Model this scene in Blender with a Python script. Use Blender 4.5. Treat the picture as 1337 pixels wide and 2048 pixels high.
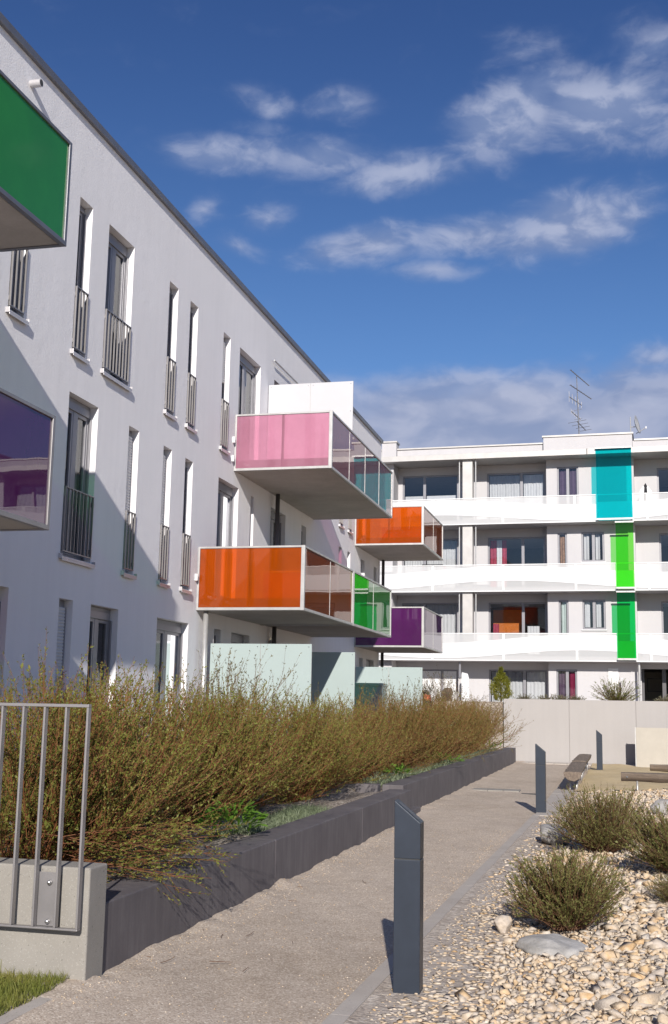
import bpy, math, random
import numpy as np
from mathutils import Matrix, Vector

# ------------------------------------------------------------------ clear
for o in list(bpy.data.objects):
    bpy.data.objects.remove(o)
scene = bpy.context.scene
C = scene.collection
random.seed(7)
RNG = np.random.default_rng(11)

# ------------------------------------------------------------------ camera
CAM = dict(f=2318.6, yaw=0.2458, pitch=0.1653, roll=0.0188, loc=(7.3419, 0.0, 1.7069))
def camera():
    cy, sy = math.cos(CAM['yaw']), math.sin(CAM['yaw'])
    cp, sp = math.cos(CAM['pitch']), math.sin(CAM['pitch'])
    f = Vector((-sy * cp, cy * cp, sp)); r = Vector((cy, sy, 0)); u = r.cross(f)
    cr, sr = math.cos(CAM['roll']), math.sin(CAM['roll'])
    R = cr * r + sr * u; U = -sr * r + cr * u
    m = Matrix(((R.x, U.x, -f.x, CAM['loc'][0]), (R.y, U.y, -f.y, CAM['loc'][1]),
                (R.z, U.z, -f.z, CAM['loc'][2]), (0, 0, 0, 1)))
    cd = bpy.data.cameras.new('camera')
    cd.sensor_fit = 'VERTICAL'; cd.sensor_height = 36.0
    cd.lens = CAM['f'] / 2048.0 * 36.0
    cd.clip_start = 0.1; cd.clip_end = 2000
    o = bpy.data.objects.new('camera', cd); o.matrix_world = m
    C.objects.link(o); scene.camera = o
camera()

# ------------------------------------------------------------------ light, sky, exposure
EXPOSURE = 0.2
SUN = Vector((0.2354, -1.0, 0.476)).normalized()
SUN_EL = math.asin(SUN.z)
SUN_ROT = math.atan2(SUN.x, SUN.y)
SKY_STRENGTH = 0.095
scene.view_settings.view_transform = 'Standard'
scene.view_settings.look = 'None'
scene.view_settings.gamma = 1.0
scene.view_settings.use_curve_mapping = False
scene.view_settings.exposure = EXPOSURE
sl = bpy.data.lights.new('sun', 'SUN'); sl.energy = 4.75; sl.angle = math.radians(0.53); sl.color = (1.0, 0.945, 0.87)
so = bpy.data.objects.new('sun', sl); so.rotation_euler = (-SUN).to_track_quat('-Z', 'Y').to_euler(); so.location = (20, -40, 30)
C.objects.link(so)

class NT:
    """tiny helper for node trees"""
    def __init__(s, nt): s.nt = nt; s.n = nt.nodes; s.l = nt.links
    def new(s, t, **k):
        n = s.n.new(t)
        for a, b in k.items(): setattr(n, a, b)
        return n
    def put(s, sock, v):
        if v is None: return
        if isinstance(v, bpy.types.NodeSocket): s.l.new(v, sock)
        else: sock.default_value = v
    def math(s, op, a, b=None, c=None, clamp=False):
        n = s.new('ShaderNodeMath', operation=op, use_clamp=clamp)
        for i, v in enumerate((a, b, c)):
            if v is not None: s.put(n.inputs[i], v)
        return n.outputs[0]
    def vmath(s, op, a, b=None):
        n = s.new('ShaderNodeVectorMath', operation=op)
        s.put(n.inputs[0], a)
        if b is not None: s.put(n.inputs[1], b)
        return n.outputs[0]
    def mix(s, f, a, b, blend='MIX'):
        n = s.new('ShaderNodeMix', data_type='RGBA', blend_type=blend)
        s.put(n.inputs[0], f); s.put(n.inputs[6], a); s.put(n.inputs[7], b)
        return n.outputs[2]
    def ramp(s, f, stops, interp='LINEAR'):
        n = s.new('ShaderNodeValToRGB'); n.color_ramp.interpolation = interp
        e = n.color_ramp.elements
        while len(e) < len(stops): e.new(0.5)
        for q, (p, c) in zip(e, stops):
            q.position = p; q.color = (*c, 1) if len(c) == 3 else c
        s.put(n.inputs[0], f); return n.outputs[0]
    def noise(s, vec, scale, detail=4, rough=0.55, dist=0.0, dim='3D'):
        n = s.new('ShaderNodeTexNoise', noise_dimensions=dim)
        if vec is not None: s.l.new(vec, n.inputs['Vector'])
        n.inputs['Scale'].default_value = scale; n.inputs['Detail'].default_value = detail
        n.inputs['Roughness'].default_value = rough; n.inputs['Distortion'].default_value = dist
        return n.outputs['Fac']
    def mrange(s, v, a, b, c=0.0, d=1.0, t='SMOOTHSTEP'):
        n = s.new('ShaderNodeMapRange', interpolation_type=t)
        s.put(n.inputs[0], v)
        for i, q in enumerate((a, b, c, d)): n.inputs[i + 1].default_value = q
        return n.outputs[0]

def make_world():
    w = bpy.data.worlds.new('World'); scene.world = w; w.use_nodes = True
    t = NT(w.node_tree); t.n.clear()
    out = t.new('ShaderNodeOutputWorld'); bg = t.new('ShaderNodeBackground')
    sky = t.new('ShaderNodeTexSky', sky_type='NISHITA')
    sky.sun_disc = False; sky.sun_elevation = SUN_EL; sky.sun_rotation = SUN_ROT
    sky.air_density = 1.0; sky.dust_density = 0.15; sky.ozone_density = 2.5; sky.altitude = 500
    hs = t.new('ShaderNodeHueSaturation'); t.l.new(sky.outputs[0], hs.inputs['Color'])
    hs.inputs['Saturation'].default_value = 1.18; hs.inputs['Value'].default_value = 0.92
    tc = t.new('ShaderNodeTexCoord'); D = tc.outputs['Generated']
    sp = t.new('ShaderNodeSeparateXYZ'); t.l.new(D, sp.inputs[0])
    deg = 57.29578
    az = t.math('MULTIPLY', t.math('ARCTAN2', sp.outputs[0], sp.outputs[1]), deg)
    el = t.math('MULTIPLY', t.math('ARCSINE', sp.outputs[2]), deg)
    # cloud coverage by place in the sky: azimuth, elevation, half widths, slope (deg/deg), weight
    blobs = [(-19.3, 26.4, 4.2, 0.9, 0.05, 1.05), (-15.2, 26.4, 4.2, 1.0, -0.05, 1.1), (-10.8, 25.9, 4.2, 1.0, 0.12, 1.15),
             (-5.2, 28.1, 3.6, 1.9, 0.28, 1.35), (-0.6, 28.2, 4.4, 1.9, -0.05, 1.3), (4.8, 27.2, 5.2, 1.5, -.1, 1.05),
             (-12.2, 22.5, 4.2, 0.95, 0.16, 1.15), (-7.4, 22.8, 4.2, 1.0, 0.0, 1.2), (-2.0, 23.1, 4.2, 1.5, 0.14, 1.4),
             (-9.0, 21.3, 2.6, 0.6, 0.0, .7), (-21.1, 23.9, 1.0, 0.8, 0.2, .8), (-18.1, 28.8, 1.8, 0.8, -.2, .75),
             (-14.0, 28.8, 2.3, 0.9, 0.1, .7), (-18.2, 27.6, 1.9, .5, 0, .6), (-17.6, 23.6, 1.6, .9, 0.2, .6), (-19.2, 22.2, 1.6, .6, -0.2, .6),
             (-4.2, 31.0, 3.0, 1.0, .1, .6), (2.2, 30.6, 3.4, 1.4, .1, .7),
             (-6.0, 13.2, 11.5, 2.75, 0.01, 2.6), (3.0, 13.4, 10.0, 2.7, 0.0, 2.6), (2.2, 16.7, 2.4, .9, 0.15, 1.0),
             (-1.6, 16.2, 1.3, .5, 0, .8), (15, 13.0, 9, 2.8, 0, 2.4), (-22, 12.0, 9, 2.2, 0, 2.2)]
    cov = None
    for a0, e0, ra, re, sh, wt in blobs:
        da = t.math('SUBTRACT', az, a0)
        de = t.math('SUBTRACT', t.math('SUBTRACT', el, e0), t.math('MULTIPLY', da, sh))
        r2 = t.math('ADD', t.math('POWER', t.math('ABSOLUTE', t.math('DIVIDE', da, ra * 1.4)), 2.0),
                    t.math('POWER', t.math('ABSOLUTE', t.math('DIVIDE', de, re * 1.5)), 2.0))
        v = t.math('MULTIPLY', t.math('SUBTRACT', 1.0, t.math('SQRT', r2), clamp=True), wt)
        cov = v if cov is None else t.math('MAXIMUM', cov, v)
    cb = t.new('ShaderNodeCombineXYZ')
    t.put(cb.inputs[0], t.math('MULTIPLY', az, 0.11)); t.put(cb.inputs[1], t.math('MULTIPLY', el, 0.20))
    q = cb.outputs[0]
    # the rest of the sky carries the same broken cloud
    wide = t.noise(q, 0.55, 2, 0.5)
    away = t.mrange(t.math('ABSOLUTE', t.math('ADD', az, 8.0)), 22.0, 34.0)
    cov = t.math('ADD', cov, t.math('MULTIPLY', t.math('MULTIPLY', t.mrange(wide, 0.5, 0.75), away), 0.9))
    wv = t.new('ShaderNodeTexNoise'); wv.inputs['Scale'].default_value = 1.6; wv.inputs['Detail'].default_value = 3; t.l.new(q, wv.inputs['Vector'])
    q2 = t.vmath('ADD', q, t.vmath('MULTIPLY', t.vmath('SUBTRACT', wv.outputs['Color'], (.5, .5, .5)), (.42, .30, 0)))
    n1 = t.noise(q2, 2.7, 9, 0.56, 0.15)
    n2 = t.noise(t.vmath('ADD', q2, (0.05, 0.10, 0.0)), 2.7, 4, 0.5, 0.15)
    mass = t.math('ADD', t.math('MULTIPLY', n1, 1.0), t.math('MULTIPLY', cov, 0.80))
    dens = t.mrange(mass, 0.66, 1.26)
    lit = t.mrange(t.math('SUBTRACT', n1, n2), -0.10, 0.13)
    thick = t.mrange(mass, 0.95, 1.65)
    low = t.mrange(el, 12.0, 19.0)
    k = 1.0 / (SKY_STRENGTH * 2 ** EXPOSURE)
    def kc(c): return (c[0] * k, c[1] * k, c[2] * k, 1)
    shade = t.mix(lit, kc((.22, .29, .49)), kc((.43, .48, .65)))
    soft = t.mrange(t.noise(q, 1.7, 4, 0.5, 0.3), 0.36, 0.64)
    shade2 = t.mix(low, t.mix(soft, kc((.28, .34, .52)), kc((.50, .53, .67))), shade)
    veil = t.mrange(t.math('ADD', t.math('MULTIPLY', n1, 0.9), t.math('MULTIPLY', cov, 0.9)), 0.48, 1.15)
    op = t.math('ADD', t.math('MULTIPLY', dens, t.math('ADD', 0.50, t.math('MULTIPLY', thick, 0.28))), t.math('MULTIPLY', veil, 0.17), clamp=True)
    blue = t.mix(1.0, hs.outputs[0], t.mix(t.mrange(el, 14.0, 36.0), (.93, .90, 1.03, 1), (.68, .65, .86, 1)), 'MULTIPLY')
    col = t.mix(op, blue, shade2)
    t.l.new(col, bg.inputs['Color']); bg.inputs['Strength'].default_value = SKY_STRENGTH
    t.l.new(bg.outputs[0], out.inputs[0])
make_world()
scene.cycles.max_bounces = 7; scene.cycles.diffuse_bounces = 3; scene.cycles.glossy_bounces = 4
scene.cycles.transmission_bounces = 4; scene.cycles.transparent_max_bounces = 16
scene.cycles.caustics_reflective = False; scene.cycles.caustics_refractive = False

# ------------------------------------------------------------------ materials
MATS = {}
def material(name, build):
    m = bpy.data.materials.new(name); m.use_nodes = True
    t = NT(m.node_tree); t.n.clear()
    out = t.new('ShaderNodeOutputMaterial')
    build(t, out); MATS[name] = m
    return m
def principled(t, out, **k):
    p = t.new('ShaderNodeBsdfPrincipled')
    for a, b in k.items():
        t.put(p.inputs[a.replace('_', ' ')], b)
    t.l.new(p.outputs[0], out.inputs['Surface'])
    return p
def bump(t, p, h, strength=0.3, dist=0.01):
    b = t.new('ShaderNodeBump'); b.inputs['Strength'].default_value = strength; b.inputs['Distance'].default_value = dist
    t.put(b.inputs['Height'], h); t.l.new(b.outputs[0], p.inputs['Normal'])
def c4(c): return (c[0], c[1], c[2], 1)
def pos(t, space='Object'):
    if space == 'Object': return t.new('ShaderNodeTexCoord').outputs['Object']
    return t.new('ShaderNodeNewGeometry').outputs['Position']
def simple(name, col, rough=0.6, metal=0.0, var=0.08, scale=6.0, bmp=0.0, bscale=80.0, spec=0.5, space='Object'):
    def b(t, out):
        v = pos(t, space); n = t.noise(v, scale, 5, 0.6)
        lo = tuple(max(0, x * (1 - var)) for x in col); hi = tuple(min(1, x * (1 + var)) for x in col)
        c = t.ramp(n, [(0.3, lo), (0.7, hi)])
        p = principled(t, out, Base_Color=c, Roughness=rough, Metallic=metal)
        p.inputs['Specular IOR Level'].default_value = spec
        if bmp: bump(t, p, t.noise(v, bscale, 3, 0.6), bmp, 0.005)
    return material(name, b)

def m_plaster(name, col, dirt):
    def b(t, out):
        v = pos(t, 'World')
        big = t.noise(v, 0.5, 4, 0.6)
        mp = t.new('ShaderNodeMapping'); mp.inputs['Scale'].default_value = (3.0, 3.0, 0.12); t.l.new(v, mp.inputs[0])
        streak = t.noise(mp.outputs[0], 1.6, 5, 0.65)
        f = t.math('ADD', t.math('MULTIPLY', big, 0.5), t.math('MULTIPLY', streak, 0.5))
        c = t.ramp(f, [(0.35, tuple(x * dirt for x in col)), (0.62, col)])
        p = principled(t, out, Base_Color=c, Roughness=0.9); p.inputs['Specular IOR Level'].default_value = 0.2
        bump(t, p, t.math('ADD', t.noise(v, 38, 4, 0.75), t.math('MULTIPLY', t.noise(v, 3.0, 4, .6), 1.2)), 0.55, 0.010)
    return material(name, b)
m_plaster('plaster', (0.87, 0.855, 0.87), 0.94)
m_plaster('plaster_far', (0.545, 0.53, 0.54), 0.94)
simple('white_paint', (0.74, 0.74, 0.735), 0.5, var=0.03)
simple('white_board', (0.68, 0.68, 0.69), 0.6, var=0.035, scale=1.3)
simple('screen_board', (0.54, 0.54, 0.56), 0.55, var=0.03, scale=1.3)
simple('mint_board', (0.375, 0.445, 0.435), 0.35, var=0.02, scale=2)
simple('grey_green_board', (0.30, 0.37, 0.35), 0.4, var=0.03, scale=2)
simple('coping_metal', (0.22, 0.22, 0.235), 0.45, 0.6, var=0.1, scale=3)
simple('coping_light', (0.50, 0.48, 0.46), 0.5, 0.3, var=0.08, scale=3)
simple('frame_grey', (0.26, 0.255, 0.275), 0.4, 0.3, var=0.06)
simple('frame_dark', (0.10, 0.095, 0.10), 0.45, 0.2, var=0.06)
simple('rail_steel', (0.30, 0.285, 0.285), 0.42, 0.5, var=0.1, scale=4)
simple('galvanised', (0.50, 0.49, 0.48), 0.42, 0.55, var=0.12, scale=5)
simple('sill_metal', (0.58, 0.56, 0.57), 0.4, 0.3, var=0.05)
simple('shutter_grey', (0.66, 0.65, 0.66), 0.5, var=0.05)
simple('shutter_white', (0.75, 0.75, 0.75), 0.5, var=0.04)
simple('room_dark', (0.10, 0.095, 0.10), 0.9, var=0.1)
simple('curtain_white', (0.74, 0.73, 0.73), 0.9, var=0.05)
simple('curtain_red', (0.42, 0.05, 0.09), 0.9, var=0.2, scale=9)
simple('curtain_wine', (0.27, 0.02, 0.07), 0.9, var=0.15)
simple('curtain_violet', (0.135, 0.085, 0.14), 0.9, var=0.15)
simple('curtain_rust', (0.38, 0.22, 0.13), 0.9, var=0.35, scale=12)
simple('curtain_mint', (0.62, 0.72, 0.68), 0.9, var=0.05)
simple('wall_orange', (0.65, 0.18, 0.03), 0.9, var=0.1)
simple('bollard_paint', (0.024, 0.032, 0.048), 0.42, 0.15, var=0.10, scale=9, bmp=0.05, bscale=220)
simple('bark_wood', (0.14, 0.095, 0.065), 0.85, var=0.45, scale=14, bmp=0.5, bscale=40)
simple('bolt_steel', (0.62, 0.62, 0.63), 0.2, 0.95, var=0.05)
simple('pot_orange', (0.50, 0.13, 0.05), 0.7, var=0.1)
simple('cloth_white', (0.78, 0.77, 0.77), 0.9, var=0.05)
simple('cloth_black', (0.02, 0.02, 0.025), 0.9, var=0.05)
simple('cloth_red', (0.55, 0.05, 0.05), 0.9, var=0.1)
simple('antenna_metal', (0.26, 0.25, 0.25), 0.4, 0.6, var=0.2)
simple('dish_grey', (0.42, 0.42, 0.43), 0.5, 0.2, var=0.05)
simple('sand_board', (0.44, 0.405, 0.35), 0.75, var=0.05, scale=3)
simple('dark_slot', (0.05, 0.05, 0.05), 0.7, var=0.2)

def m_soffit(t, out):
    v = pos(t, 'World')
    n = t.noise(v, 1.4, 6, 0.65); n2 = t.noise(v, 26, 4, 0.7)
    f = t.math('ADD', t.math('MULTIPLY', n, 0.7), t.math('MULTIPLY', n2, 0.3))
    c = t.ramp(f, [(0.32, (.36, .335, .31)), (0.7, (.53, .50, .465))])
    p = principled(t, out, Base_Color=c, Roughness=0.85); bump(t, p, n2, 0.2, 0.004)
material('soffit_concrete', m_soffit)

def m_wood(t, out):
    v = pos(t)
    mp = t.new('ShaderNodeMapping'); mp.inputs['Scale'].default_value = (9, 0.6, 9); t.l.new(v, mp.inputs[0])
    n = t.noise(mp.outputs[0], 3.0, 7, 0.7, 0.6)
    c = t.ramp(n, [(0.3, (.085, .062, .048)), (0.55, (.19, .145, .11)), (0.75, (.33, .265, .21))])
    p = principled(t, out, Base_Color=c, Roughness=0.8); bump(t, p, n, 0.5, 0.006)
material('log_wood', m_wood)

def m_concrete(name, a, b_, speck, sscale=120.0):
    def b(t, out):
        v = pos(t, 'World')
        n = t.noise(v, 2.2, 6, 0.65); g = t.noise(v, sscale, 2, 0.8)
        base = t.ramp(n, [(0.3, a), (0.72, b_)])
        c = t.mix(t.mrange(g, 0.60, 0.70), base, c4(speck))
        d = t.mix(t.mrange(t.noise(v, sscale * 0.45, 2, 0.5), 0.27, 0.33), c4(tuple(x * 0.6 for x in a)), c)
        p = principled(t, out, Base_Color=d, Roughness=0.85); bump(t, p, t.math('ADD', g, t.noise(v, 18, 4, .6)), 0.25, 0.004)
    return material(name, b)
m_concrete('light_concrete', (.25, .232, .207), (.305, .284, .256), (.40, .38, .345))
m_plaster('wall_concrete', (.41, .385, .37), .93)
m_concrete('kerb_stone', (.39, .345, .305), (.47, .425, .38), (.55, .50, .455))
def m_planter(t, out):
    v = pos(t, 'World')
    mp = t.new('ShaderNodeMapping'); mp.inputs['Scale'].default_value = (5, 5, 0.5); t.l.new(v, mp.inputs[0])
    n = t.noise(v, 1.8, 6, 0.65); s = t.noise(mp.outputs[0], 3.5, 5, 0.65)
    f = t.math('ADD', t.math('MULTIPLY', n, 0.5), t.math('MULTIPLY', s, 0.5))
    c = t.ramp(f, [(0.33, (.084, .074, .080)), (0.5, (.114, .101, .106)), (0.68, (.160, .145, .147))])
    p = principled(t, out, Base_Color=c, Roughness=0.72); bump(t, p, t.noise(v, 45, 4, .65), 0.25, 0.004)
material('planter_concrete', m_planter)

def m_gravel(t, out):
    v = pos(t, 'World')
    big = t.noise(v, 0.45, 5, 0.6); mid = t.noise(v, 4.0, 4, 0.6)
    vo = t.new('ShaderNodeTexVoronoi'); vo.inputs['Scale'].default_value = 95; t.l.new(v, vo.inputs['Vector'])
    sep = t.new('ShaderNodeSeparateColor'); t.l.new(vo.outputs['Color'], sep.inputs[0])
    grain = t.ramp(sep.outputs[0], [(0.0, (.36, .295, .24)), (0.35, (.47, .395, .33)), (0.7, (.54, .46, .385)), (0.93, (.61, .535, .455)), (1.0, (.74, .68, .60))])
    tint = t.ramp(t.math('ADD', t.math('MULTIPLY', big, .6), t.math('MULTIPLY', mid, .4)), [(0.33, (.80, .765, .72)), (0.5, (.98, .96, .93)), (0.66, (1.12, 1.10, 1.07))])
    c = t.mix(1.0, grain, tint, 'MULTIPLY')
    p = principled(t, out, Base_Color=c, Roughness=0.95); p.inputs['Specular IOR Level'].default_value = 0.2
    h = t.math('ADD', t.math('MULTIPLY', vo.outputs['Distance'], -0.8), t.math('MULTIPLY', t.noise(v, 30, 4, .7), 0.8))
    bump(t, p, h, 0.38, 0.007)
material('gravel', m_gravel)

def m_sand(t, out):
    v = pos(t, 'World')
    n = t.noise(v, 1.6, 6, .65); g = t.noise(v, 70, 3, .7)
    c = t.ramp(t.math('ADD', t.math('MULTIPLY', n, .6), t.math('MULTIPLY', g, .4)), [(.3, (.46, .35, .19)), (.7, (.64, .51, .31))])
    p = principled(t, out, Base_Color=c, Roughness=.95); bump(t, p, t.noise(v, 9, 5, .7), .7, .03)
material('sand', m_sand)

STONE_STOPS = [(0.0, (.46, .425, .40)), (0.14, (.59, .54, .48)), (0.30, (.62, .505, .37)), (0.44, (.62, .57, .51)), (0.56, (.63, .47, .29)),
               (0.64, (.53, .49, .46)), (0.80, (.67, .585, .475)), (0.9, (.58, .41, .235)), (1.0, (.70, .66, .61))]
def m_stone(t, out):
    v = pos(t, 'World')
    at = t.new('ShaderNodeAttribute'); at.attribute_name = 'stone_random'
    oi = t.new('ShaderNodeObjectInfo')
    r = t.math('FRACT', t.math('ADD', at.outputs['Fac'], oi.outputs['Random']))
    n = t.noise(v, 24, 5, .65); n2 = t.noise(v, 7, 3, .6)
    base = t.ramp(t.math('ADD', r, t.math('MULTIPLY', t.math('SUBTRACT', n2, .5), .35)), STONE_STOPS)
    tint = t.ramp(n, [(.3, (.72, .66, .58)), (.7, (1.10, 1.05, .99))])
    c = t.mix(1.0, base, tint, 'MULTIPLY')
    p = principled(t, out, Base_Color=c, Roughness=.95); p.inputs['Specular IOR Level'].default_value = .12
    bump(t, p, t.noise(v, 60, 4, .7), .5, .008)
material('limestone', m_stone)
def m_bed(t, out):
    v = pos(t, 'World')
    vo = t.new('ShaderNodeTexVoronoi'); vo.inputs['Scale'].default_value = 34; t.l.new(v, vo.inputs['Vector'])
    sep = t.new('ShaderNodeSeparateColor'); t.l.new(vo.outputs['Color'], sep.inputs[0])
    grain = t.ramp(sep.outputs[0], [(0, (.36, .31, .27)), (.4, (.50, .44, .385)), (.8, (.58, .515, .45)), (1, (.68, .63, .57))])
    n = t.noise(v, 3, 5, .65)
    c = t.mix(1.0, grain, t.ramp(n, [(.3, (.75, .71, .68)), (.7, (1.05, 1.03, 1.0))]), 'MULTIPLY')
    p = principled(t, out, Base_Color=c, Roughness=.95)
    bump(t, p, t.math('ADD', t.math('MULTIPLY', vo.outputs['Distance'], -1.0), t.noise(v, 90, 3, .7)), .6, .012)
material('stone_bed_ground', m_bed)
simple('boulder_grey', (.43, .41, .385), .9, var=.35, scale=6, bmp=.9, bscale=26)

def m_leaf(name, stops, trans=0.25, scale=16.0, rough=.55):
    def b(t, out):
        v = pos(t, 'World'); n = t.noise(v, scale, 4, .75); n2 = t.noise(v, 1.1, 3, .6)
        f = t.math('ADD', t.math('MULTIPLY', n, .65), t.math('MULTIPLY', n2, .35))
        c = t.ramp(f, stops)
        p = t.new('ShaderNodeBsdfPrincipled'); t.l.new(c, p.inputs['Base Color']); p.inputs['Roughness'].default_value = rough
        p.inputs['Specular IOR Level'].default_value = .3
        tr = t.new('ShaderNodeBsdfTranslucent'); t.l.new(c, tr.inputs['Color'])
        ms = t.new('ShaderNodeMixShader'); ms.inputs[0].default_value = trans
        t.l.new(p.outputs[0], ms.inputs[1]); t.l.new(tr.outputs[0], ms.inputs[2]); t.l.new(ms.outputs[0], out.inputs['Surface'])
    return material(name, b)
m_leaf('willow_leaf', [(.32, (.10, .115, .02)), (.48, (.17, .185, .035)), (.60, (.23, .235, .05)), (.72, (.27, .21, .08))])
m_leaf('willow_leaf_brown', [(.32, (.12, .115, .025)), (.48, (.18, .165, .04)), (.60, (.23, .185, .06)), (.72, (.28, .20, .09))])
m_leaf('willow_twig', [(.30, (.13, .045, .018)), (.5, (.215, .085, .035)), (.7, (.32, .165, .085))], 0.0, 7.0)
m_leaf('grey_leaf', [(.32, (.12, .12, .07)), (.5, (.19, .18, .11)), (.7, (.27, .25, .17))])
m_leaf('dwarf_leaf', [(.32, (.125, .13, .038)), (.5, (.195, .20, .062)), (.7, (.28, .265, .10))], .25, 30)
m_leaf('dwarf_twig', [(.3, (.10, .05, .03)), (.5, (.16, .08, .045)), (.7, (.22, .14, .09))], 0, 12)
m_leaf('broad_leaf', [(.32, (.09, .19, .02)), (.5, (.15, .29, .035)), (.7, (.24, .38, .07))], .35, 22, .45)
m_leaf('silver_grass', [(.3, (.11, .14, .07)), (.5, (.20, .24, .14)), (.7, (.34, .37, .25))], .2, 9)
m_leaf('lawn_grass', [(.3, (.10, .12, .02)), (.46, (.18, .20, .04)), (.58, (.27, .25, .07)), (.70, (.36, .27, .12))], .3, 9)
m_leaf('conifer_leaf', [(.3, (.09, .10, .012)), (.5, (.18, .18, .02)), (.7, (.28, .25, .04))], .2, 12)
m_leaf('dark_leaf', [(.3, (.02, .035, .015)), (.6, (.05, .075, .03))], .2, 12)
m_leaf('rush_leaf', [(.3, (.09, .12, .02)), (.5, (.16, .19, .04)), (.7, (.24, .25, .07))], .3, 12)

def m_soil(t, out):
    v = pos(t, 'World'); vo = t.new('ShaderNodeTexVoronoi'); vo.inputs['Scale'].default_value = 45; t.l.new(v, vo.inputs['Vector'])
    sep = t.new('ShaderNodeSeparateColor'); t.l.new(vo.outputs['Color'], sep.inputs[0])
    c = t.ramp(sep.outputs[0], [(0, (.10, .075, .055)), (.5, (.26, .21, .17)), (1, (.5, .44, .37))])
    p = principled(t, out, Base_Color=c, Roughness=.95); bump(t, p, vo.outputs['Distance'], .6, .02)
material('mulch', m_soil)

def m_window_glass(name, tint, refl_rough=0.015, ior=1.75):
    def b(t, out):
        fr = t.new('ShaderNodeFresnel'); fr.inputs['IOR'].default_value = ior
        tr = t.new('ShaderNodeBsdfTransparent'); tr.inputs['Color'].default_value = c4(tint)
        gl = t.new('ShaderNodeBsdfGlossy'); gl.inputs['Roughness'].default_value = refl_rough; gl.inputs['Color'].default_value = (.95, .97, 1, 1)
        v = pos(t, 'World'); bp = t.new('ShaderNodeBump'); bp.inputs['Strength'].default_value = .02; bp.inputs['Distance'].default_value = .05
        t.put(bp.inputs['Height'], t.noise(v, .8, 2, .5)); t.l.new(bp.outputs[0], gl.inputs['Normal'])
        ms = t.new('ShaderNodeMixShader'); t.l.new(fr.outputs[0], ms.inputs[0]); t.l.new(tr.outputs[0], ms.inputs[1]); t.l.new(gl.outputs[0], ms.inputs[2])
        t.l.new(ms.outputs[0], out.inputs['Surface'])
    return material(name, b)
m_window_glass('window_glass', (.80, .82, .84))
m_window_glass('teal_glass', (.0, .83, .85), .03, 1.3)
m_window_glass('lime_glass', (.47, .93, .32), .03, 1.3)
m_window_glass('green_glass', (.04, .80, .34), .03, 1.3)

def m_balcony_glass(name, col, tcol, clear=0.3, ior=1.7):
    """printed, coloured balcony glass: a coloured film that scatters light, part see-through, with a polished face"""
    def b(t, out):
        v = pos(t, 'World')
        n = t.noise(v, 1.1, 4, .6)
        cc = t.ramp(n, [(.3, tuple(x * .86 for x in col)), (.7, tuple(min(1, x * 1.1) for x in col))])
        d = t.new('ShaderNodeBsdfDiffuse'); t.l.new(cc, d.inputs['Color'])
        tl = t.new('ShaderNodeBsdfTranslucent'); t.l.new(cc, tl.inputs['Color'])
        m1 = t.new('ShaderNodeMixShader'); m1.inputs[0].default_value = .35
        t.l.new(d.outputs[0], m1.inputs[1]); t.l.new(tl.outputs[0], m1.inputs[2])
        tr = t.new('ShaderNodeBsdfTransparent'); tr.inputs['Color'].default_value = c4(tcol)
        m2 = t.new('ShaderNodeMixShader'); m2.inputs[0].default_value = clear
        t.l.new(m1.outputs[0], m2.inputs[1]); t.l.new(tr.outputs[0], m2.inputs[2])
        gl = t.new('ShaderNodeBsdfGlossy'); gl.inputs['Roughness'].default_value = .012
        bp = t.new('ShaderNodeBump'); bp.inputs['Strength'].default_value = .035; bp.inputs['Distance'].default_value = .05
        t.put(bp.inputs['Height'], t.noise(v, .9, 2, .5)); t.l.new(bp.outputs[0], gl.inputs['Normal'])
        fr = t.new('ShaderNodeFresnel'); fr.inputs['IOR'].default_value = ior
        m3 = t.new('ShaderNodeMixShader'); t.l.new(fr.outputs[0], m3.inputs[0])
        t.l.new(m2.outputs[0], m3.inputs[1]); t.l.new(gl.outputs[0], m3.inputs[2])
        t.l.new(m3.outputs[0], out.inputs['Surface'])
    return material(name, b)
m_balcony_glass('glass_orange', (.76, .165, .006), (.95, .33, .012), .6)
m_balcony_glass('glass_pink', (.82, .42, .55), (.96, .60, .74), .58)
m_balcony_glass('glass_purple', (.155, .028, .17), (.35, .08, .42), .3, 1.9)
m_balcony_glass('glass_green', (.06, .50, .065), (.14, .72, .12), .34, 1.8)

def m_mesh_sheet(t, out):
    d = t.new('ShaderNodeBsdfDiffuse'); d.inputs['Color'].default_value = (.64, .64, .64, 1)
    tr = t.new('ShaderNodeBsdfTransparent')
    ms = t.new('ShaderNodeMixShader'); ms.inputs[0].default_value = .32
    t.l.new(d.outputs[0], ms.inputs[1]); t.l.new(tr.outputs[0], ms.inputs[2]); t.l.new(ms.outputs[0], out.inputs['Surface'])
material('perforated_sheet', m_mesh_sheet)

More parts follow.
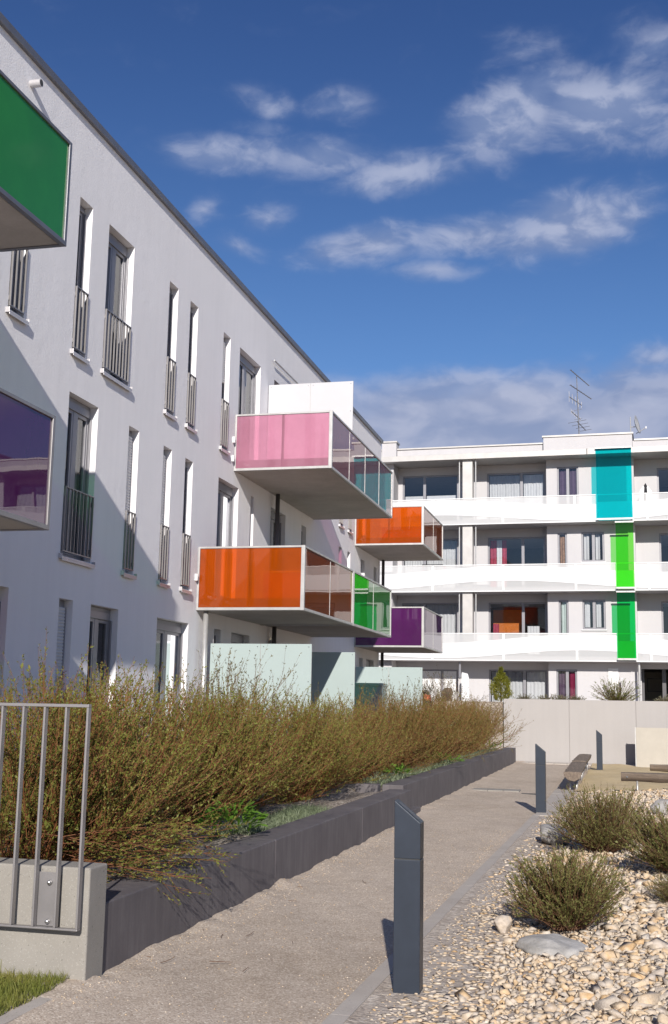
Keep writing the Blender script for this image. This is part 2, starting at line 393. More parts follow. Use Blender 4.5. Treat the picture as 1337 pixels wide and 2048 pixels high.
# ------------------------------------------------------------------ mesh helpers
class MB:
    def __init__(s): s.v = []; s.f = []
    def box(s, x0, x1, y0, y1, z0, z1):
        b = len(s.v)
        s.v += [(x0, y0, z0), (x1, y0, z0), (x1, y1, z0), (x0, y1, z0), (x0, y0, z1), (x1, y0, z1), (x1, y1, z1), (x0, y1, z1)]
        s.f += [(b, b + 3, b + 2, b + 1), (b + 4, b + 5, b + 6, b + 7), (b, b + 1, b + 5, b + 4), (b + 1, b + 2, b + 6, b + 5), (b + 2, b + 3, b + 7, b + 6), (b + 3, b, b + 4, b + 7)]
        return s
    def quad(s, *p):
        b = len(s.v); s.v += [tuple(q) for q in p]; s.f.append(tuple(range(b, b + len(p)))); return s
    def prism(s, poly, axis, a, b_):
        """extrude a polygon of 2-D points along an axis: 'x' -> (y,z), 'y' -> (x,z), 'z' -> (x,y)"""
        def P(u, w, t):
            return {'x': (t, u, w), 'y': (u, t, w), 'z': (u, w, t)}[axis]
        b = len(s.v); n = len(poly)
        s.v += [P(u, w, a) for u, w in poly] + [P(u, w, b_) for u, w in poly]
        s.f.append(tuple(range(b + n - 1, b - 1, -1))); s.f.append(tuple(range(b + n, b + 2 * n)))
        for i in range(n):
            j = (i + 1) % n; s.f.append((b + i, b + j, b + n + j, b + n + i))
        return s
    def tube(s, pts, r, n=8, r1=None):
        pts = [Vector(p) for p in pts]; rings = []
        for i, p in enumerate(pts):
            d = (pts[min(i + 1, len(pts) - 1)] - pts[max(i - 1, 0)]).normalized()
            a = d.cross(Vector((0, 0, 1)) if abs(d.z) < .9 else Vector((1, 0, 0))).normalized(); c = d.cross(a)
            rr = r if r1 is None else r + (r1 - r) * i / (len(pts) - 1)
            b = len(s.v)
            for k in range(n):
                an = 2 * math.pi * k / n
                s.v.append(tuple(p + a * (rr * math.cos(an)) + c * (rr * math.sin(an))))
            rings.append(b)
        for q in range(len(rings) - 1):
            for k in range(n):
                k2 = (k + 1) % n
                s.f.append((rings[q] + k, rings[q] + k2, rings[q + 1] + k2, rings[q + 1] + k))
        s.f.append(tuple(rings[0] + k for k in range(n))[::-1]); s.f.append(tuple(rings[-1] + k for k in range(n)))
        return s
    def mesh(s, name):
        m = bpy.data.meshes.new(name); m.from_pydata(s.v, [], s.f); m.update()
        import bmesh
        bm = bmesh.new(); bm.from_mesh(m); bmesh.ops.recalc_face_normals(bm, faces=bm.faces); bm.to_mesh(m); bm.free()
        return m
    def build(s, name, mat, parent=None, bevel=0.0, smooth=False, segs=2):
        m = s.mesh(name); m.materials.append(MATS[mat])
        if smooth:
            for p in m.polygons: p.use_smooth = True
        return link(name, m, parent, bevel, segs)
def link(name, m, parent=None, bevel=0.0, segs=2):
    o = bpy.data.objects.new(name, m); C.objects.link(o)
    if parent: o.parent = parent
    if bevel:
        bv = o.modifiers.new('bevel', 'BEVEL'); bv.width = bevel; bv.segments = segs; bv.limit_method = 'ANGLE'; bv.angle_limit = math.radians(40)
    return o
def np_mesh(name, verts, faces, mat, attr=None, smooth=False):
    """fast mesh from numpy: faces is an (n,k) int array"""
    m = bpy.data.meshes.new(name); verts = np.asarray(verts, np.float32); faces = np.asarray(faces, np.int32)
    nf, k = faces.shape
    m.vertices.add(len(verts)); m.vertices.foreach_set('co', verts.ravel())
    m.loops.add(nf * k); m.loops.foreach_set('vertex_index', faces.ravel())
    m.polygons.add(nf); m.polygons.foreach_set('loop_start', np.arange(0, nf * k, k, dtype=np.int32))
    m.update(calc_edges=True)
    if attr is not None:
        a = m.attributes.new('stone_random', 'FLOAT', 'POINT'); a.data.foreach_set('value', np.asarray(attr, np.float32))
    m.materials.append(MATS[mat])
    if smooth: m.polygons.foreach_set('use_smooth', np.ones(nf, bool))
    m.update()
    return m
def empty(name, loc=(0, 0, 0), rz=0.0, parent=None):
    o = bpy.data.objects.new(name, None); o.location = loc; o.rotation_euler = (0, 0, rz); o.empty_display_size = .3
    C.objects.link(o)
    if parent: o.parent = parent
    return o
def tag(o, label=None, cat=None, group=None, kind=None):
    if label: o['label'] = label
    if cat: o['category'] = cat
    if group: o['group'] = group
    if kind: o['kind'] = kind
    return o
def copy_tree(o, parent=None):
    c = o.copy(); C.objects.link(c); c.parent = parent
    for ch in o.children: copy_tree(ch, c)
    return c

def wall_cells(mb, us, zs, holes, P, depth):
    """a wall face with openings: P(u, d, z) gives the point, holes are (u0,u1,z0,z1); reveals go 'depth' deep"""
    U = sorted(set(us) | {h[0] for h in holes} | {h[1] for h in holes}); Z = sorted(set(zs) | {h[2] for h in holes} | {h[3] for h in holes})
    U = [u for u in U if us[0] <= u <= us[-1]]; Z = [z for z in Z if zs[0] <= z <= zs[-1]]
    for i in range(len(U) - 1):
        for j in range(len(Z) - 1):
            uc, zc = (U[i] + U[i + 1]) / 2, (Z[j] + Z[j + 1]) / 2
            if any(h[0] < uc < h[1] and h[2] < zc < h[3] for h in holes): continue
            mb.quad(P(U[i], 0, Z[j]), P(U[i + 1], 0, Z[j]), P(U[i + 1], 0, Z[j + 1]), P(U[i], 0, Z[j + 1]))
    for u0, u1, z0, z1 in holes:
        for (a, b) in (((u0, z0), (u1, z0)), ((u1, z0), (u1, z1)), ((u1, z1), (u0, z1)), ((u0, z1), (u0, z0))):
            mb.quad(P(a[0], 0, a[1]), P(b[0], 0, b[1]), P(b[0], depth, b[1]), P(a[0], depth, a[1]))

# ================================================================== GROUND
def sheet(name, x0, x1, y0, y1, z, mat, kind='structure'):
    o = MB().quad((x0, y0, z), (x1, y0, z), (x1, y1, z), (x0, y1, z)).build(name, mat)
    return tag(o, kind=kind)
def kerb_x(Y): return 5.76 + (np.minimum(Y, 19.5) - 4.6) * 0.0105
def grid_sheet(name, x0, x1, y0, y1, step, zf, mat, warp=None):
    nx = int((x1 - x0) / step) + 1; ny = int((y1 - y0) / step) + 1
    xs = np.linspace(x0, x1, nx); ys = np.linspace(y0, y1, ny)
    X, Y = np.meshgrid(xs, ys, indexing='ij')
    if warp: X = warp(X, Y)
    Z = zf(X, Y)
    v = np.stack([X, Y, Z], -1).reshape(-1, 3)
    i, j = np.meshgrid(np.arange(nx - 1), np.arange(ny - 1), indexing='ij'); a = (i * ny + j).ravel()
    f = np.stack([a, a + ny, a + ny + 1, a + 1], -1)
    o = link(name, np_mesh(name, v, f, mat, smooth=True)); return tag(o, kind='structure')
sheet('ground', -300, 300, -200, 400, -0.06, 'gravel')
BANK_Y = np.cumsum(np.random.default_rng(3).uniform(.06, .45, 220)); BANK_H = np.random.default_rng(4).uniform(0, 1, 220)
def path_z(X, Y):
    z = 0.006 * np.sin(X * 3.1 + Y * .7) * np.sin(Y * 1.3 + 2) + 0.004 * np.sin(X * 9 + Y * 5.1)
    edge = np.clip((4.32 - X) / .22, 0, 1)          # gravel banked unevenly against the planter foot
    rough = np.interp(Y, BANK_Y, BANK_H) + .5 * np.interp(Y * 3.7 % 35, BANK_Y, BANK_H)
    bank = 0.026 * edge * rough
    bank += 0.06 * np.exp(-((Y - 11.05) / .20) ** 2 - ((X - 4.10) / .11) ** 2)
    return z + bank
grid_sheet('gravel_path', 3.7, 5.75, 4.0, 38.9, 0.045, path_z, 'gravel', lambda X, Y: 3.7 + (X - 3.7) / 2.05 * (kerb_x(Y) + .0 - 3.7))

# kerb strip along the path, stone by stone
kerb = tag(empty('kerb', (5.8, 5.0, 0)), kind='structure')
y = 4.6
km = MB().box(-.055, .055, -.4992, .4992, -.12, .020).mesh('kerb_stone'); km.materials.append(MATS['kerb_stone'])
i = 0
while y < 19.4:
    x = 5.76 + (y - 4.6) * 0.0105
    o = link('kerb_stone', km, kerb); o.location = (x - 5.8, y - 5.0 + .5, random.uniform(-.0005, .0005)); o.rotation_euler = (0, 0, -.0105)
    y += 1.0; i += 1
# paved band beside the sand
pav = tag(empty('paving', (6.0, 20, 0)), kind='structure')
pm = MB().box(-.19, .19, -.4985, .4985, -.1, .024).mesh('paving_slab'); pm.materials.append(MATS['kerb_stone'])
y = 19.5
while y < 38.2:
    o = link('paving_slab', pm, pav); o.location = (6.07 - 6.0 - (y - 19.5) * .004, y - 20 + .5, random.uniform(-.003, .002)); y += 1.0
pm2 = MB().box(-.195, .195, -.20, .20, -.1, .026).mesh('paving_slab'); pm2.materials.append(MATS['kerb_stone'])
for r in range(2):
    for k in range(12):
        o = link('paving_slab', pm2, pav, .004); o.location = (4.12 + k * .4 - 6.0, 38.25 + r * .41 - 20, random.uniform(-.002, .003))
dr = tag(empty('drain_channel', (4.8, 25.2, 0)), 'pale concrete drainage channel laid across the gravel path', 'drain')
for k in range(3):
    MB().box(-.62 + k * .33, -.30 + k * .33, -.25, .25, -.08, .022).build('channel_stone', 'light_concrete', dr, .004)
MB().box(.46, .86, -.85, -.72, -.05, .016).build('slot_grate', 'dark_slot', dr)

# sand pit
def sand_z(X, Y): return 0.03 + 0.03 * np.sin(X * 2.1) * np.sin(Y * 1.7) + .015 * np.sin(X * 7 + Y * 3) + 0.05 * np.clip((X - 8) / 3, 0, 1)
grid_sheet('sand_pit', 6.3, 14, 25.5, 38.3, .12, sand_z, 'sand')
sheet('sand_surround', 5.6, 14, 25.2, 38.9, -.02, 'gravel')

# ================================================================== STONES
ICO1 = None
def ico(sub):
    import bmesh
    bm = bmesh.new(); bmesh.ops.create_icosphere(bm, subdivisions=sub, radius=1.0)
    v = np.array([q.co[:] for q in bm.verts]); f = np.array([[q.index for q in p.verts] for p in bm.faces]); bm.free()
    return v, f
def rock_hull(rng, n):
    """angular crushed stone: the hull of a few points, flat faced"""
    import bmesh
    p = rng.normal(size=(n, 3)); p /= np.linalg.norm(p, axis=1, keepdims=True); p *= rng.uniform(.85, 1.18, (n, 1))
    p *= np.array([1.0, rng.uniform(.62, .95), rng.uniform(.45, .8)])
    bm = bmesh.new()
    for q in p: bm.verts.new(q)
    g = bmesh.ops.convex_hull(bm, input=bm.verts)
    bmesh.ops.delete(bm, geom=[v for v in bm.verts if not v.link_faces], context='VERTS')
    bmesh.ops.triangulate(bm, faces=bm.faces); bm.verts.index_update()
    v = np.array([q.co[:] for q in bm.verts]); f = np.array([[q.index for q in t.verts] for t in bm.faces]); bm.free()
    return v, f
def bed_z(X, Y):
    return 0.012 + 0.09 * np.clip((X - 6.5) / 1.5, 0, 1) ** 1.3 + .02 * np.sin(X * 3.3 + 1) * np.sin(Y * 2.1) * np.clip((X - 6.2) / .6, 0, 1)
bed = grid_sheet('stone_bed', 5.80, 12.0, 3.5, 25.5, .09, bed_z, 'stone_bed_ground', lambda X, Y: kerb_x(Y) + (X - 5.8) / 6.2 * (12 - kerb_x(Y)))
ROCKS2 = [rock_hull(RNG, 9) for _ in range(14)]
ROCKS1 = [rock_hull(RNG, 9) for _ in range(14)]
def scatter_stones():
    pts = []
    def fill(x0, x1, y0, y1, sp, keep):
        nx, ny = int((x1 - x0) / sp), int((y1 - y0) / sp)
        for a in range(nx):
            for b in range(ny):
                px = x0 + (a + RNG.uniform(0, 1)) * sp; py = y0 + (b + RNG.uniform(0, 1)) * sp
                e = px - (5.87 + (py - 4.6) * .0105)
                if e < .03: continue
                k = keep(px, py, e)
                if k > 0: pts.append((px, py, k))
    wob = lambda py: .50 + .13 * math.sin(py * 1.7) + .09 * math.sin(py * 4.1 + 1)
    def near(px, py, e):
        w = wob(py)
        if e < w: return RNG.choice([0, .012, .017, .024]) * (.5 + .9 * e / w) if RNG.random() < .85 else 0
        g = min(1, (e - w) / .9)
        return (.0185 + .0125 * g) * RNG.lognormal(0, .33)
    fill(5.85, 8.7, 4.6, 12.0, .040, near)
    def mid(px, py, e):
        if e < wob(py) * .8: return RNG.choice([0, .02, .03]) if RNG.random() < .6 else 0
        return .030 * RNG.lognormal(0, .3)
    fill(5.85, 9.2, 12.0, 25.45, .060, mid)
    fill(8.7, 11.2, 4.6, 12.0, .062, mid); fill(9.2, 11.6, 12.0, 25.45, .085, mid)
    return pts
PTS = scatter_stones()
def rotm(a, b, c):
    ca, sa, cb, sb, cc, sc = math.cos(a), math.sin(a), math.cos(b), math.sin(b), math.cos(c), math.sin(c)
    return np.array([[ca, -sa, 0], [sa, ca, 0], [0, 0, 1]]) @ np.array([[cb, 0, sb], [0, 1, 0], [-sb, 0, cb]]) @ np.array([[1, 0, 0], [0, cc, -sc], [0, sc, cc]])
def in_front(px, py):                     # the part of the bed that the path side overlooks
    return px < 6.02 + .205 * py and py > 6.6
order = sorted([q for q in range(len(PTS)) if in_front(*PTS[q][:2])], key=lambda q: -PTS[q][2] / PTS[q][1])
single = set(order[:290])
rock_meshes = []
for v, f in ROCKS2:
    m = np_mesh('stone', v, f, 'limestone'); rock_meshes.append(m)
VV, FF, AA = [], [], []; base = 0
for q, (px, py, r) in enumerate(PTS):
    pz = float(bed_z(np.array(px), np.array(py)))
    ang = (RNG.uniform(0, 6.28), RNG.uniform(-.5, .5), RNG.uniform(-.5, .5)); lift = r * RNG.uniform(.05, .45)
    if q in single:
        o = link('stone', rock_meshes[q % 14], bed)
        o.location = (px, py, pz + lift); o.rotation_euler = (ang[2], ang[1], ang[0]); o.scale = (r * 1.15,) * 3
        continue
    src, f = ROCKS2[q % 14] if py < 11.5 and r > .02 else ROCKS1[q % 14]
    if px - 5.87 - (py - 4.6) * .0105 < .55: ang = (ang[0], ang[1] * .3, ang[2] * .3); src = src * np.array([1.2, 1.2, .55]); lift *= .4
    w = (src * r * 1.15) @ rotm(*ang).T + np.array([px, py, pz + lift])
    VV.append(w); FF.append(f + base); AA.append(np.full(len(w), RNG.random())); base += len(w)
o = link('small_stones', np_mesh('small_stones', np.concatenate(VV), np.concatenate(FF), 'limestone', np.concatenate(AA)), bed)
tag(o, kind='stuff')
# loose grit on the path near its edges
VV, FF, AA = [], [], []; base = 0
for q in range(2600):
    py = RNG.uniform(6.3, 17); side = RNG.random()
    px = 4.14 + abs(RNG.normal(0, .16)) if side < .35 else (5.74 - abs(RNG.normal(0, .10)) if side < .6 else RNG.uniform(4.15, 5.72))
    r = RNG.uniform(.003, .0085)
    w = (ROCKS1[q % 14][0] * r) @ rotm(RNG.uniform(0, 6), 0, 0).T + np.array([px, py, float(path_z(np.array(px), np.array(py))) + r * .3])
    VV.append(w); FF.append(ROCKS1[q % 14][1] + base); AA.append(np.full(len(w), RNG.random())); base += len(w)
tag(link('loose_grit', np_mesh('loose_grit', np.concatenate(VV), np.concatenate(FF), 'limestone', np.concatenate(AA))), 'pale loose grit strewn over the gravel path', 'grit', kind='stuff')

def boulder(name, label, loc, sc, rz, seed, group=None):
    rng = np.random.default_rng(seed); v3, f3 = ico(4)
    v = v3.copy()
    for _ in range(9):
        n = rng.normal(size=3); n /= np.linalg.norm(n); d = rng.uniform(.5, .85); h = v @ n; v = v - np.clip(h - d, 0, None)[:, None] * n * .9
    ph = rng.uniform(0, 6, 6)
    v *= (1 + .03 * np.sin(v[:, :1] * 9 + ph[0]) * np.sin(v[:, 1:2] * 8 + ph[1]) + .02 * np.sin(v[:, 2:3] * 17 + ph[2]))
    o = link(name, np_mesh(name, v * np.array(sc), f3, 'boulder_grey', smooth=True)); o.location = loc; o.rotation_euler = (0, 0, rz)
    return tag(o, label, 'rock', group)
boulder('grey_boulder', 'large flat grey boulder lying in front of the nearest round shrub', (6.83, 8.72, .045), (.26, .36, .10), .5, 3)
boulder('grey_boulder', 'long low grey boulder between the paved edge and the middle round shrub', (6.40, 15.6, .08), (.22, .55, .17), .35, 5)
boulder('grey_boulder', 'grey boulder among the pale stones near the right-hand log bench', (7.95, 19.6, .10), (.30, .36, .24), 0, 8)
b = boulder('ochre_boulder', 'rounded ochre limestone block left of the nearest round shrub', (6.40, 9.35, .07), (.085, .08, .075), .4, 12)
b.data.materials.clear(); b.data.materials.append(MATS['limestone'])

# ================================================================== LEFT BUILDING
Z3, S3, ST = 8.765, 6.489, 2.85
ROOF, END = 9.985, 35.3
LB = tag(empty('apartment_building', (0, 0, 0)), 'long white rendered apartment block on the left with coloured glass balconies', 'building')
lv = {3: (S3, Z3), 2: (S3 - ST, Z3 - ST), 1: (S3 - 2 * ST + .0, Z3 - 2 * ST)}
# (floor, y0, y1, kind)
WINS = [(3, 12.40, 12.80, 'narrow'), (3, 14.14, 14.55, 'narrow'), (3, 15.11, 16.04, 'wide'), (3, 17.52, 17.92, 'narrow'), (3, 18.50, 18.89, 'narrow'),
        (3, 20.28, 20.69, 'halfshut'), (3, 21.27, 22.65, 'door'), (3, 23.64, 24.8, 'door'), (3, 26.13, 26.55, 'narrow_open'), (3, 29.83, 30.25, 'narrow'), (3, 30.88, 31.28, 'narrow'), (3, 32.5, 33.1, 'narrow_open'),
        (2, 11.6, 12.0, 'narrow'), (2, 14.15, 15.07, 'wide'), (2, 16.16, 16.55, 'shut'), (2, 17.56, 17.93, 'shut'), (2, 18.55, 18.93, 'narrow'),
        (2, 20.28, 21.46, 'door'), (2, 22.24, 22.46, 'narrow_open'), (2, 23.65, 24.78, 'door'), (2, 26.13, 26.55, 'narrow_open'),
        (2, 29.85, 30.2, 'narrow_open'), (2, 30.88, 31.22, 'narrow_open'), (2, 32.54, 33.08, 'shut_open'), (2, 34.37, 34.8, 'narrow_open'),
        (1, 11.9, 12.865, 'door'), (1, 14.20, 14.606, 'shut_open'), (1, 15.16, 16.10, 'door_dark'), (1, 17.60, 19.01, 'door_bright'),
        (1, 20.33, 20.70, 'narrow_open'), (1, 21.31, 22.43, 'door'), (1, 23.7, 24.3, 'shut_open'), (1, 32.55, 33.0, 'narrow_open'), (1, 33.47, 34.55, 'door')]
RV = 0.20
def left_wall():
    mb = MB()
    holes = [(y0, y1, lv[fl][0], lv[fl][1]) for fl, y0, y1, k in WINS]
    P = lambda u, d, z: (-d, u, z)
    # the corner beyond the last balcony is cut back; the wall runs on behind the camera
    wall_cells(mb, [-4.0, END], [-0.1, ROOF], holes, P, RV)
    x = -10.0
    mb.quad((0, END, -.1), (x, END, -.1), (x, END, ROOF), (0, END, ROOF))
    mb.quad((0, -4, -.1), (x, -4, -.1), (x, -4, ROOF), (0, -4, ROOF))
    mb.quad((x, -4, -.1), (x, END, -.1), (x, END, ROOF), (x, -4, ROOF))
    mb.quad((0, -4, ROOF), (x, -4, ROOF), (x, END, ROOF), (0, END, ROOF))
    mb.build('wall', 'plaster', LB)
left_wall()
MB().box(-.35, .055, -4.05, END + .05, ROOF - .03, ROOF + .085).build('roof_coping', 'coping_metal', LB, .008)
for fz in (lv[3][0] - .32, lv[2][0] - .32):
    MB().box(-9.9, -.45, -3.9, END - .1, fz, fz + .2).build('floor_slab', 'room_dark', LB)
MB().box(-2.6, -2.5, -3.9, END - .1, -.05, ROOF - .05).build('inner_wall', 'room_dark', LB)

def curtain_mesh(u0, u1, z0, z1, P, n=None, amp=.025, seed=0):
    rng = random.Random(seed); w = u1 - u0; n = n or max(10, int(w * 26)); v = []; f = []
    ph = rng.uniform(0, 6); k = rng.uniform(38, 55)
    for a in range(n + 1):
        u = u0 + w * a / n; d = amp * math.sin(u * k + ph) + amp * .6 * math.sin(u * k * .37)
        v += [P(u, d, z0), P(u, d * .6, z1)]
    for a in range(n): f.append((2 * a, 2 * a + 2, 2 * a + 3, 2 * a + 1))
    mb = MB(); mb.v = v; mb.f = f
    return mb
def frame_boxes(mb, u0, u1, z0, z1, d0, d1, t, B):
    """rectangular frame of four bars; B(u0,u1,d0,d1,z0,z1) adds a box"""
    B(mb, u0, u0 + t, d0, d1, z0, z1); B(mb, u1 - t, u1, d0, d1, z0, z1)
    B(mb, u0 + t, u1 - t, d0, d1, z0, z0 + t); B(mb, u0 + t, u1 - t, d0, d1, z1 - t, z1)
def slat_shutter(u0, u1, z0, z1, P, sl=.045):
    mb = MB(); z = z1; prev = None
    mbv = []
    while z > z0:
        zz = max(z - sl, z0)
        mb.quad(P(u0, .0, z), P(u1, .0, z), P(u1, -.010, (z + zz) / 2 + .003), P(u0, -.010, (z + zz) / 2 + .003))
        mb.quad(P(u0, -.010, (z + zz) / 2 + .003), P(u1, -.010, (z + zz) / 2 + .003), P(u1, .0, zz + .004), P(u0, .0, zz + .004))
        mb.quad(P(u0, .0, zz + .004), P(u1, .0, zz + .004), P(u1, .006, zz), P(u0, .006, zz))
        z = zz
    return mb
LBOX = lambda mb, u0, u1, d0, d1, z0, z1: mb.box(-d1, -d0, u0, u1, z0, z1)
LP = lambda u, d, z: (-d, u, z)
def left_window(idx, fl, y0, y1, kind):
    z0, z1 = lv[fl]; g = .004
    fd0, fd1 = .125, .185
    wide = y1 - y0 > .7
    a, b, lo, hi = y0 + g, y1 - g, z0 + g, z1 - g
    top = hi - (.17 if wide else .10)
    mb = MB(); frame_boxes(mb, a, b, lo, hi, fd0, fd1, .055, LBOX)
    LBOX(mb, a + .055, b - .055, fd0 - .02, fd1, top, hi - .055)            # roller box
    LBOX(mb, a, a + .035, fd0 - .035, fd0 - .002, lo, top); LBOX(mb, b - .035, b, fd0 - .035, fd0 - .002, lo, top)   # shutter guides
    panes = []
    if wide:
        mid = (a + b) / 2
        LBOX(mb, mid - .05, mid + .05, fd0 + .004, fd1, lo + .055, top)
        panes = [(a + .055, mid - .05), (mid + .05, b - .055)]
    else: panes = [(a + .055, b - .055)]
    w = mb.build('window', 'frame_grey', LB, .004)
    for (p, q) in panes:
        s = MB(); frame_boxes(s, p, q, lo + .055, top, fd0 + .008, fd1 - .008, .05, LBOX); s.build('sash', 'frame_grey', w, .004)
        MB().quad(LP(p + .05, .158, lo + .105), LP(q - .05, .158, lo + .105), LP(q - .05, .158, top - .05), LP(p + .05, .158, top - .05)).build('pane', 'window_glass', w)
    rng = random.Random(idx * 3 + 1)
    if kind in ('shut', 'shut_open'):
        slat_shutter(a + .036, b - .036, lo + .02, top + .0, lambda u, d, z: (-(.10 + d), u, z)).build('roller_shutter', 'shutter_grey', w)
    elif kind == 'halfshut':
        slat_shutter(a + .036, b - .036, lo + 1.35, top, lambda u, d, z: (-(.10 + d), u, z)).build('roller_shutter', 'shutter_white', w)
    elif kind in ('wide', 'door', 'door_bright'):
        for (p, q) in panes:
            if kind == 'door' and rng.random() < .3: continue
            curtain_mesh(p + .02, q - .02, lo + .06, top - .03, lambda u, d, z: (-(.27 + d), u, z), seed=idx).build('curtain', 'curtain_white', w)
    if kind != 'door_dark' and kind.endswith('open') is False or fl > 1:
        s = MB(); s.box(-fd0, .055, y0 - .04, y1 + .04, z0 - .045, z0 - .018)
        s.box(-.03, .055, y0 - .05, y0 - .04, z0 - .05, z0 + .02); s.box(-.03, .055, y1 + .04, y1 + .05, z0 - .05, z0 + .02)
        s.box(.045, .055, y0 - .04, y1 + .04, z0 - .075, z0 - .045)
        s.build('sill', 'sill_metal', w, .003)
    if kind in ('narrow', 'wide', 'shut', 'halfshut') and fl > 1:
        n = 4 if not wide else 9
        r = MB(); t0, t1 = z0 + .055, z0 + .95
        ya, yb = y0 + .015, y1 - .035
        r.box(-.005, .028, ya, yb, t1 - .016, t1); r.box(-.005, .028, ya, yb, t0, t0 + .016)
        r.box(-.003, .026, ya, ya + .014, t0 + .015, t1 - .015); r.box(-.003, .026, yb - .014, yb, t0 + .015, t1 - .015)
        for zc in (t0 + .10, t1 - .12):
            r.box(-.02, .012, y0 - .0, ya + .004, zc - .03, zc + .03); r.box(-.02, .012, yb - .004, y1, zc - .03, zc + .03)
        rail = r.build('railing', 'rail_steel', LB)
        for k in range(1, n - 1):
            yy = ya + .008 + (yb - ya - .016) * k / (n - 1)
            MB().box(.0, .026, yy - .007, yy + .007, t0 + .016, t1 - .016).build('bar', 'rail_steel', rail)
for i, wv in enumerate(WINS): left_window(i, *wv)
# vent pipe near the roof; a dark disc paints the shade in its end
vp = MB()
vp.tube([(-.02, 12.60, 9.625), (.15, 12.60, 9.625)], .052, 20)
vp.build('vent_pipe', 'sill_metal', LB)
MB().tube([(.149, 12.60, 9.625), (.1515, 12.60, 9.625)], .043, 20).build('vent_shade_disc', 'dark_slot', LB)
# folded awning rod above the door
MB().tube([(.06, 23.42, 9.13), (.06, 26.2, 9.13)], .018, 8).build('awning_rod', 'galvanised', LB)
for yy, zz in ((21.04, 6.80), (21.02, 6.42), (19.28, 3.9)):
    MB().box(0.001, .05, yy - .05, yy + .0, zz - .06, zz + .06).build('junction_box', 'white_paint', LB, .004)

BX = 1.975
def balcony(y0, y1, zb, zt, glass, outer, near=True, fr='galvanised', sides=2):
    """slab with a frame hung round it and coloured panes; children of the slab"""
    sb = MB().box(.002, BX - .07, y0 + .06, y1 - .05, zb + .012, zb + .19).build('balcony', 'soffit_concrete', LB, .006)
    t = .05
    def bar(*a): MB().box(*a).build('frame_bar', fr, sb, .004)
    # edge angle and handrail on three sides, corner posts
    bar(.03, BX - t, y0, y0 + t, zb, zb + t); bar(.03, BX - t, y0, y0 + t, zt - .035, zt)
    bar(BX - t, BX, y0 + t, y1 - t, zb, zb + t); bar(BX - t, BX, y0 + t, y1 - t, zt - .035, zt)
    bar(.03, BX - t, y1 - t, y1, zb, zb + t); bar(.03, BX - t, y1 - t, y1, zt - .035, zt)
    bar(BX - t - .012, BX + .003, y0 - .003, y0 + t + .012, zb - .003, zt + .003); bar(BX - t, BX, y1 - t, y1, zb, zt)
    bar(.0, .035, y0 - .002, y0 + t, zb, zt); bar(.0, .03, y1 - t, y1, zb, zt)
    za, zc = zb + t + .004, zt - .039
    MB().box(.04, BX - .064, y0 + .052, y0 + .059, zb + .03, zb + .215).build('slab_shade_strip', 'frame_dark', sb)  # dark strips added to colour in the slab's shadow band behind the glass
    MB().box(BX - .069, BX - .062, y0 + .06, y1 - .055, zb + .03, zb + .215).build('slab_shade_strip', 'frame_dark', sb)
    def pane(x0, x1, ya, yb): MB().box(x0, x1, ya, yb, za, zc).build('pane', glass, sb)
    for (s0, s1) in ((y0 + .018, y0 + .030), (y1 - .030, y1 - .018)):
        xm = (.035 + BX - t) / 2
        for k in range(sides):
            xa = .037 + (BX - t - .014 - .037) * k / sides; xb = .037 + (BX - t - .014 - .037) * (k + 1) / sides
            pane(xa + .001, xb - .001, s0, s1)
    for k in range(1, sides):
        xa = .037 + (BX - t - .014 - .037) * k / sides
        MB().box(xa - .02, xa + .02, y0 + .036, y0 + .09, zb + .012, zt - .036).build('post', 'frame_dark', sb)
    for k in range(outer):
        L = (y1 - t - .002) - (y0 + t + .014)
        ya = y0 + t + .014 + L * k / outer; yb = y0 + t + .014 + L * (k + 1) / outer
        pane(BX - .030, BX - .018, ya + (.008 if k else 0), yb - (.008 if k < outer - 1 else 0))
        if k: MB().box(BX - .045, BX - .012, ya - .008, ya + .008, za, zc).build('post', fr, sb)
    return sb
UP0, UP1, LO0, LO1 = 6.20, 7.335, 3.325, 4.46
balcony(6.1, 10.10, UP0 + .02, UP1, 'glass_green', 1, fr='coping_metal')
balcony(6.1, 10.095, LO0, LO1, 'glass_purple', 1, fr='rail_steel')
b1 = balcony(21.12, 27.21, UP0, UP1, 'glass_pink', 4)
b2 = balcony(19.35, 23.16, LO0, LO1, 'glass_orange', 2)
b3 = balcony(23.19, 27.21, LO0, LO1, 'glass_green', 2)
b4 = balcony(31.75, 35.38, 6.19, 7.30, 'glass_orange', 2)
b5 = balcony(31.86, 35.34, 3.335, LO1, 'glass_purple', 2)
def screen(name, y, x0, x1, z0, z1, mat, split=True):
    g = MB(); e = g.box(x0, x1, y + .012, y + .03, z0, z1).build(name, 'galvanised', LB)
    xm = (x0 + x1) / 2
    for (a, b) in ((x0, xm - .006), (xm + .006, x1)):
        MB().box(a, b, y, y + .011, z0, z1).build('panel', mat, e)
        for sx in (a + .05, b - .05):
            for sz in (z1 - .05, z1 - .65):
                MB().tube([(sx, y - .004, sz), (sx, y + .002, sz)], .009, 8).build('screw', 'bolt_steel', e)
screen('privacy_screen', 23.2, .02, 1.89, 6.40, 8.51, 'screen_board')
screen('privacy_screen', 19.62, .20, 2.065, .35, 2.755, 'mint_board')
screen('privacy_screen', 23.32, .03, 1.99, .35, 2.79, 'mint_board')
screen('privacy_screen', 32.0, .02, 1.92, .35, 2.79, 'mint_board')
bx = tag(empty('storage_box', (.54, 31.6, .35)), 'grey green box standing against the farthest mint screen', 'box')
MB().box(-.39, .39, -.3, .3, 0, 1.9).build('body', 'grey_green_board', bx, .01)
MB().box(-.41, .41, -.32, .32, 1.9, 1.98).build('lid', 'grey_green_board', bx, .01)
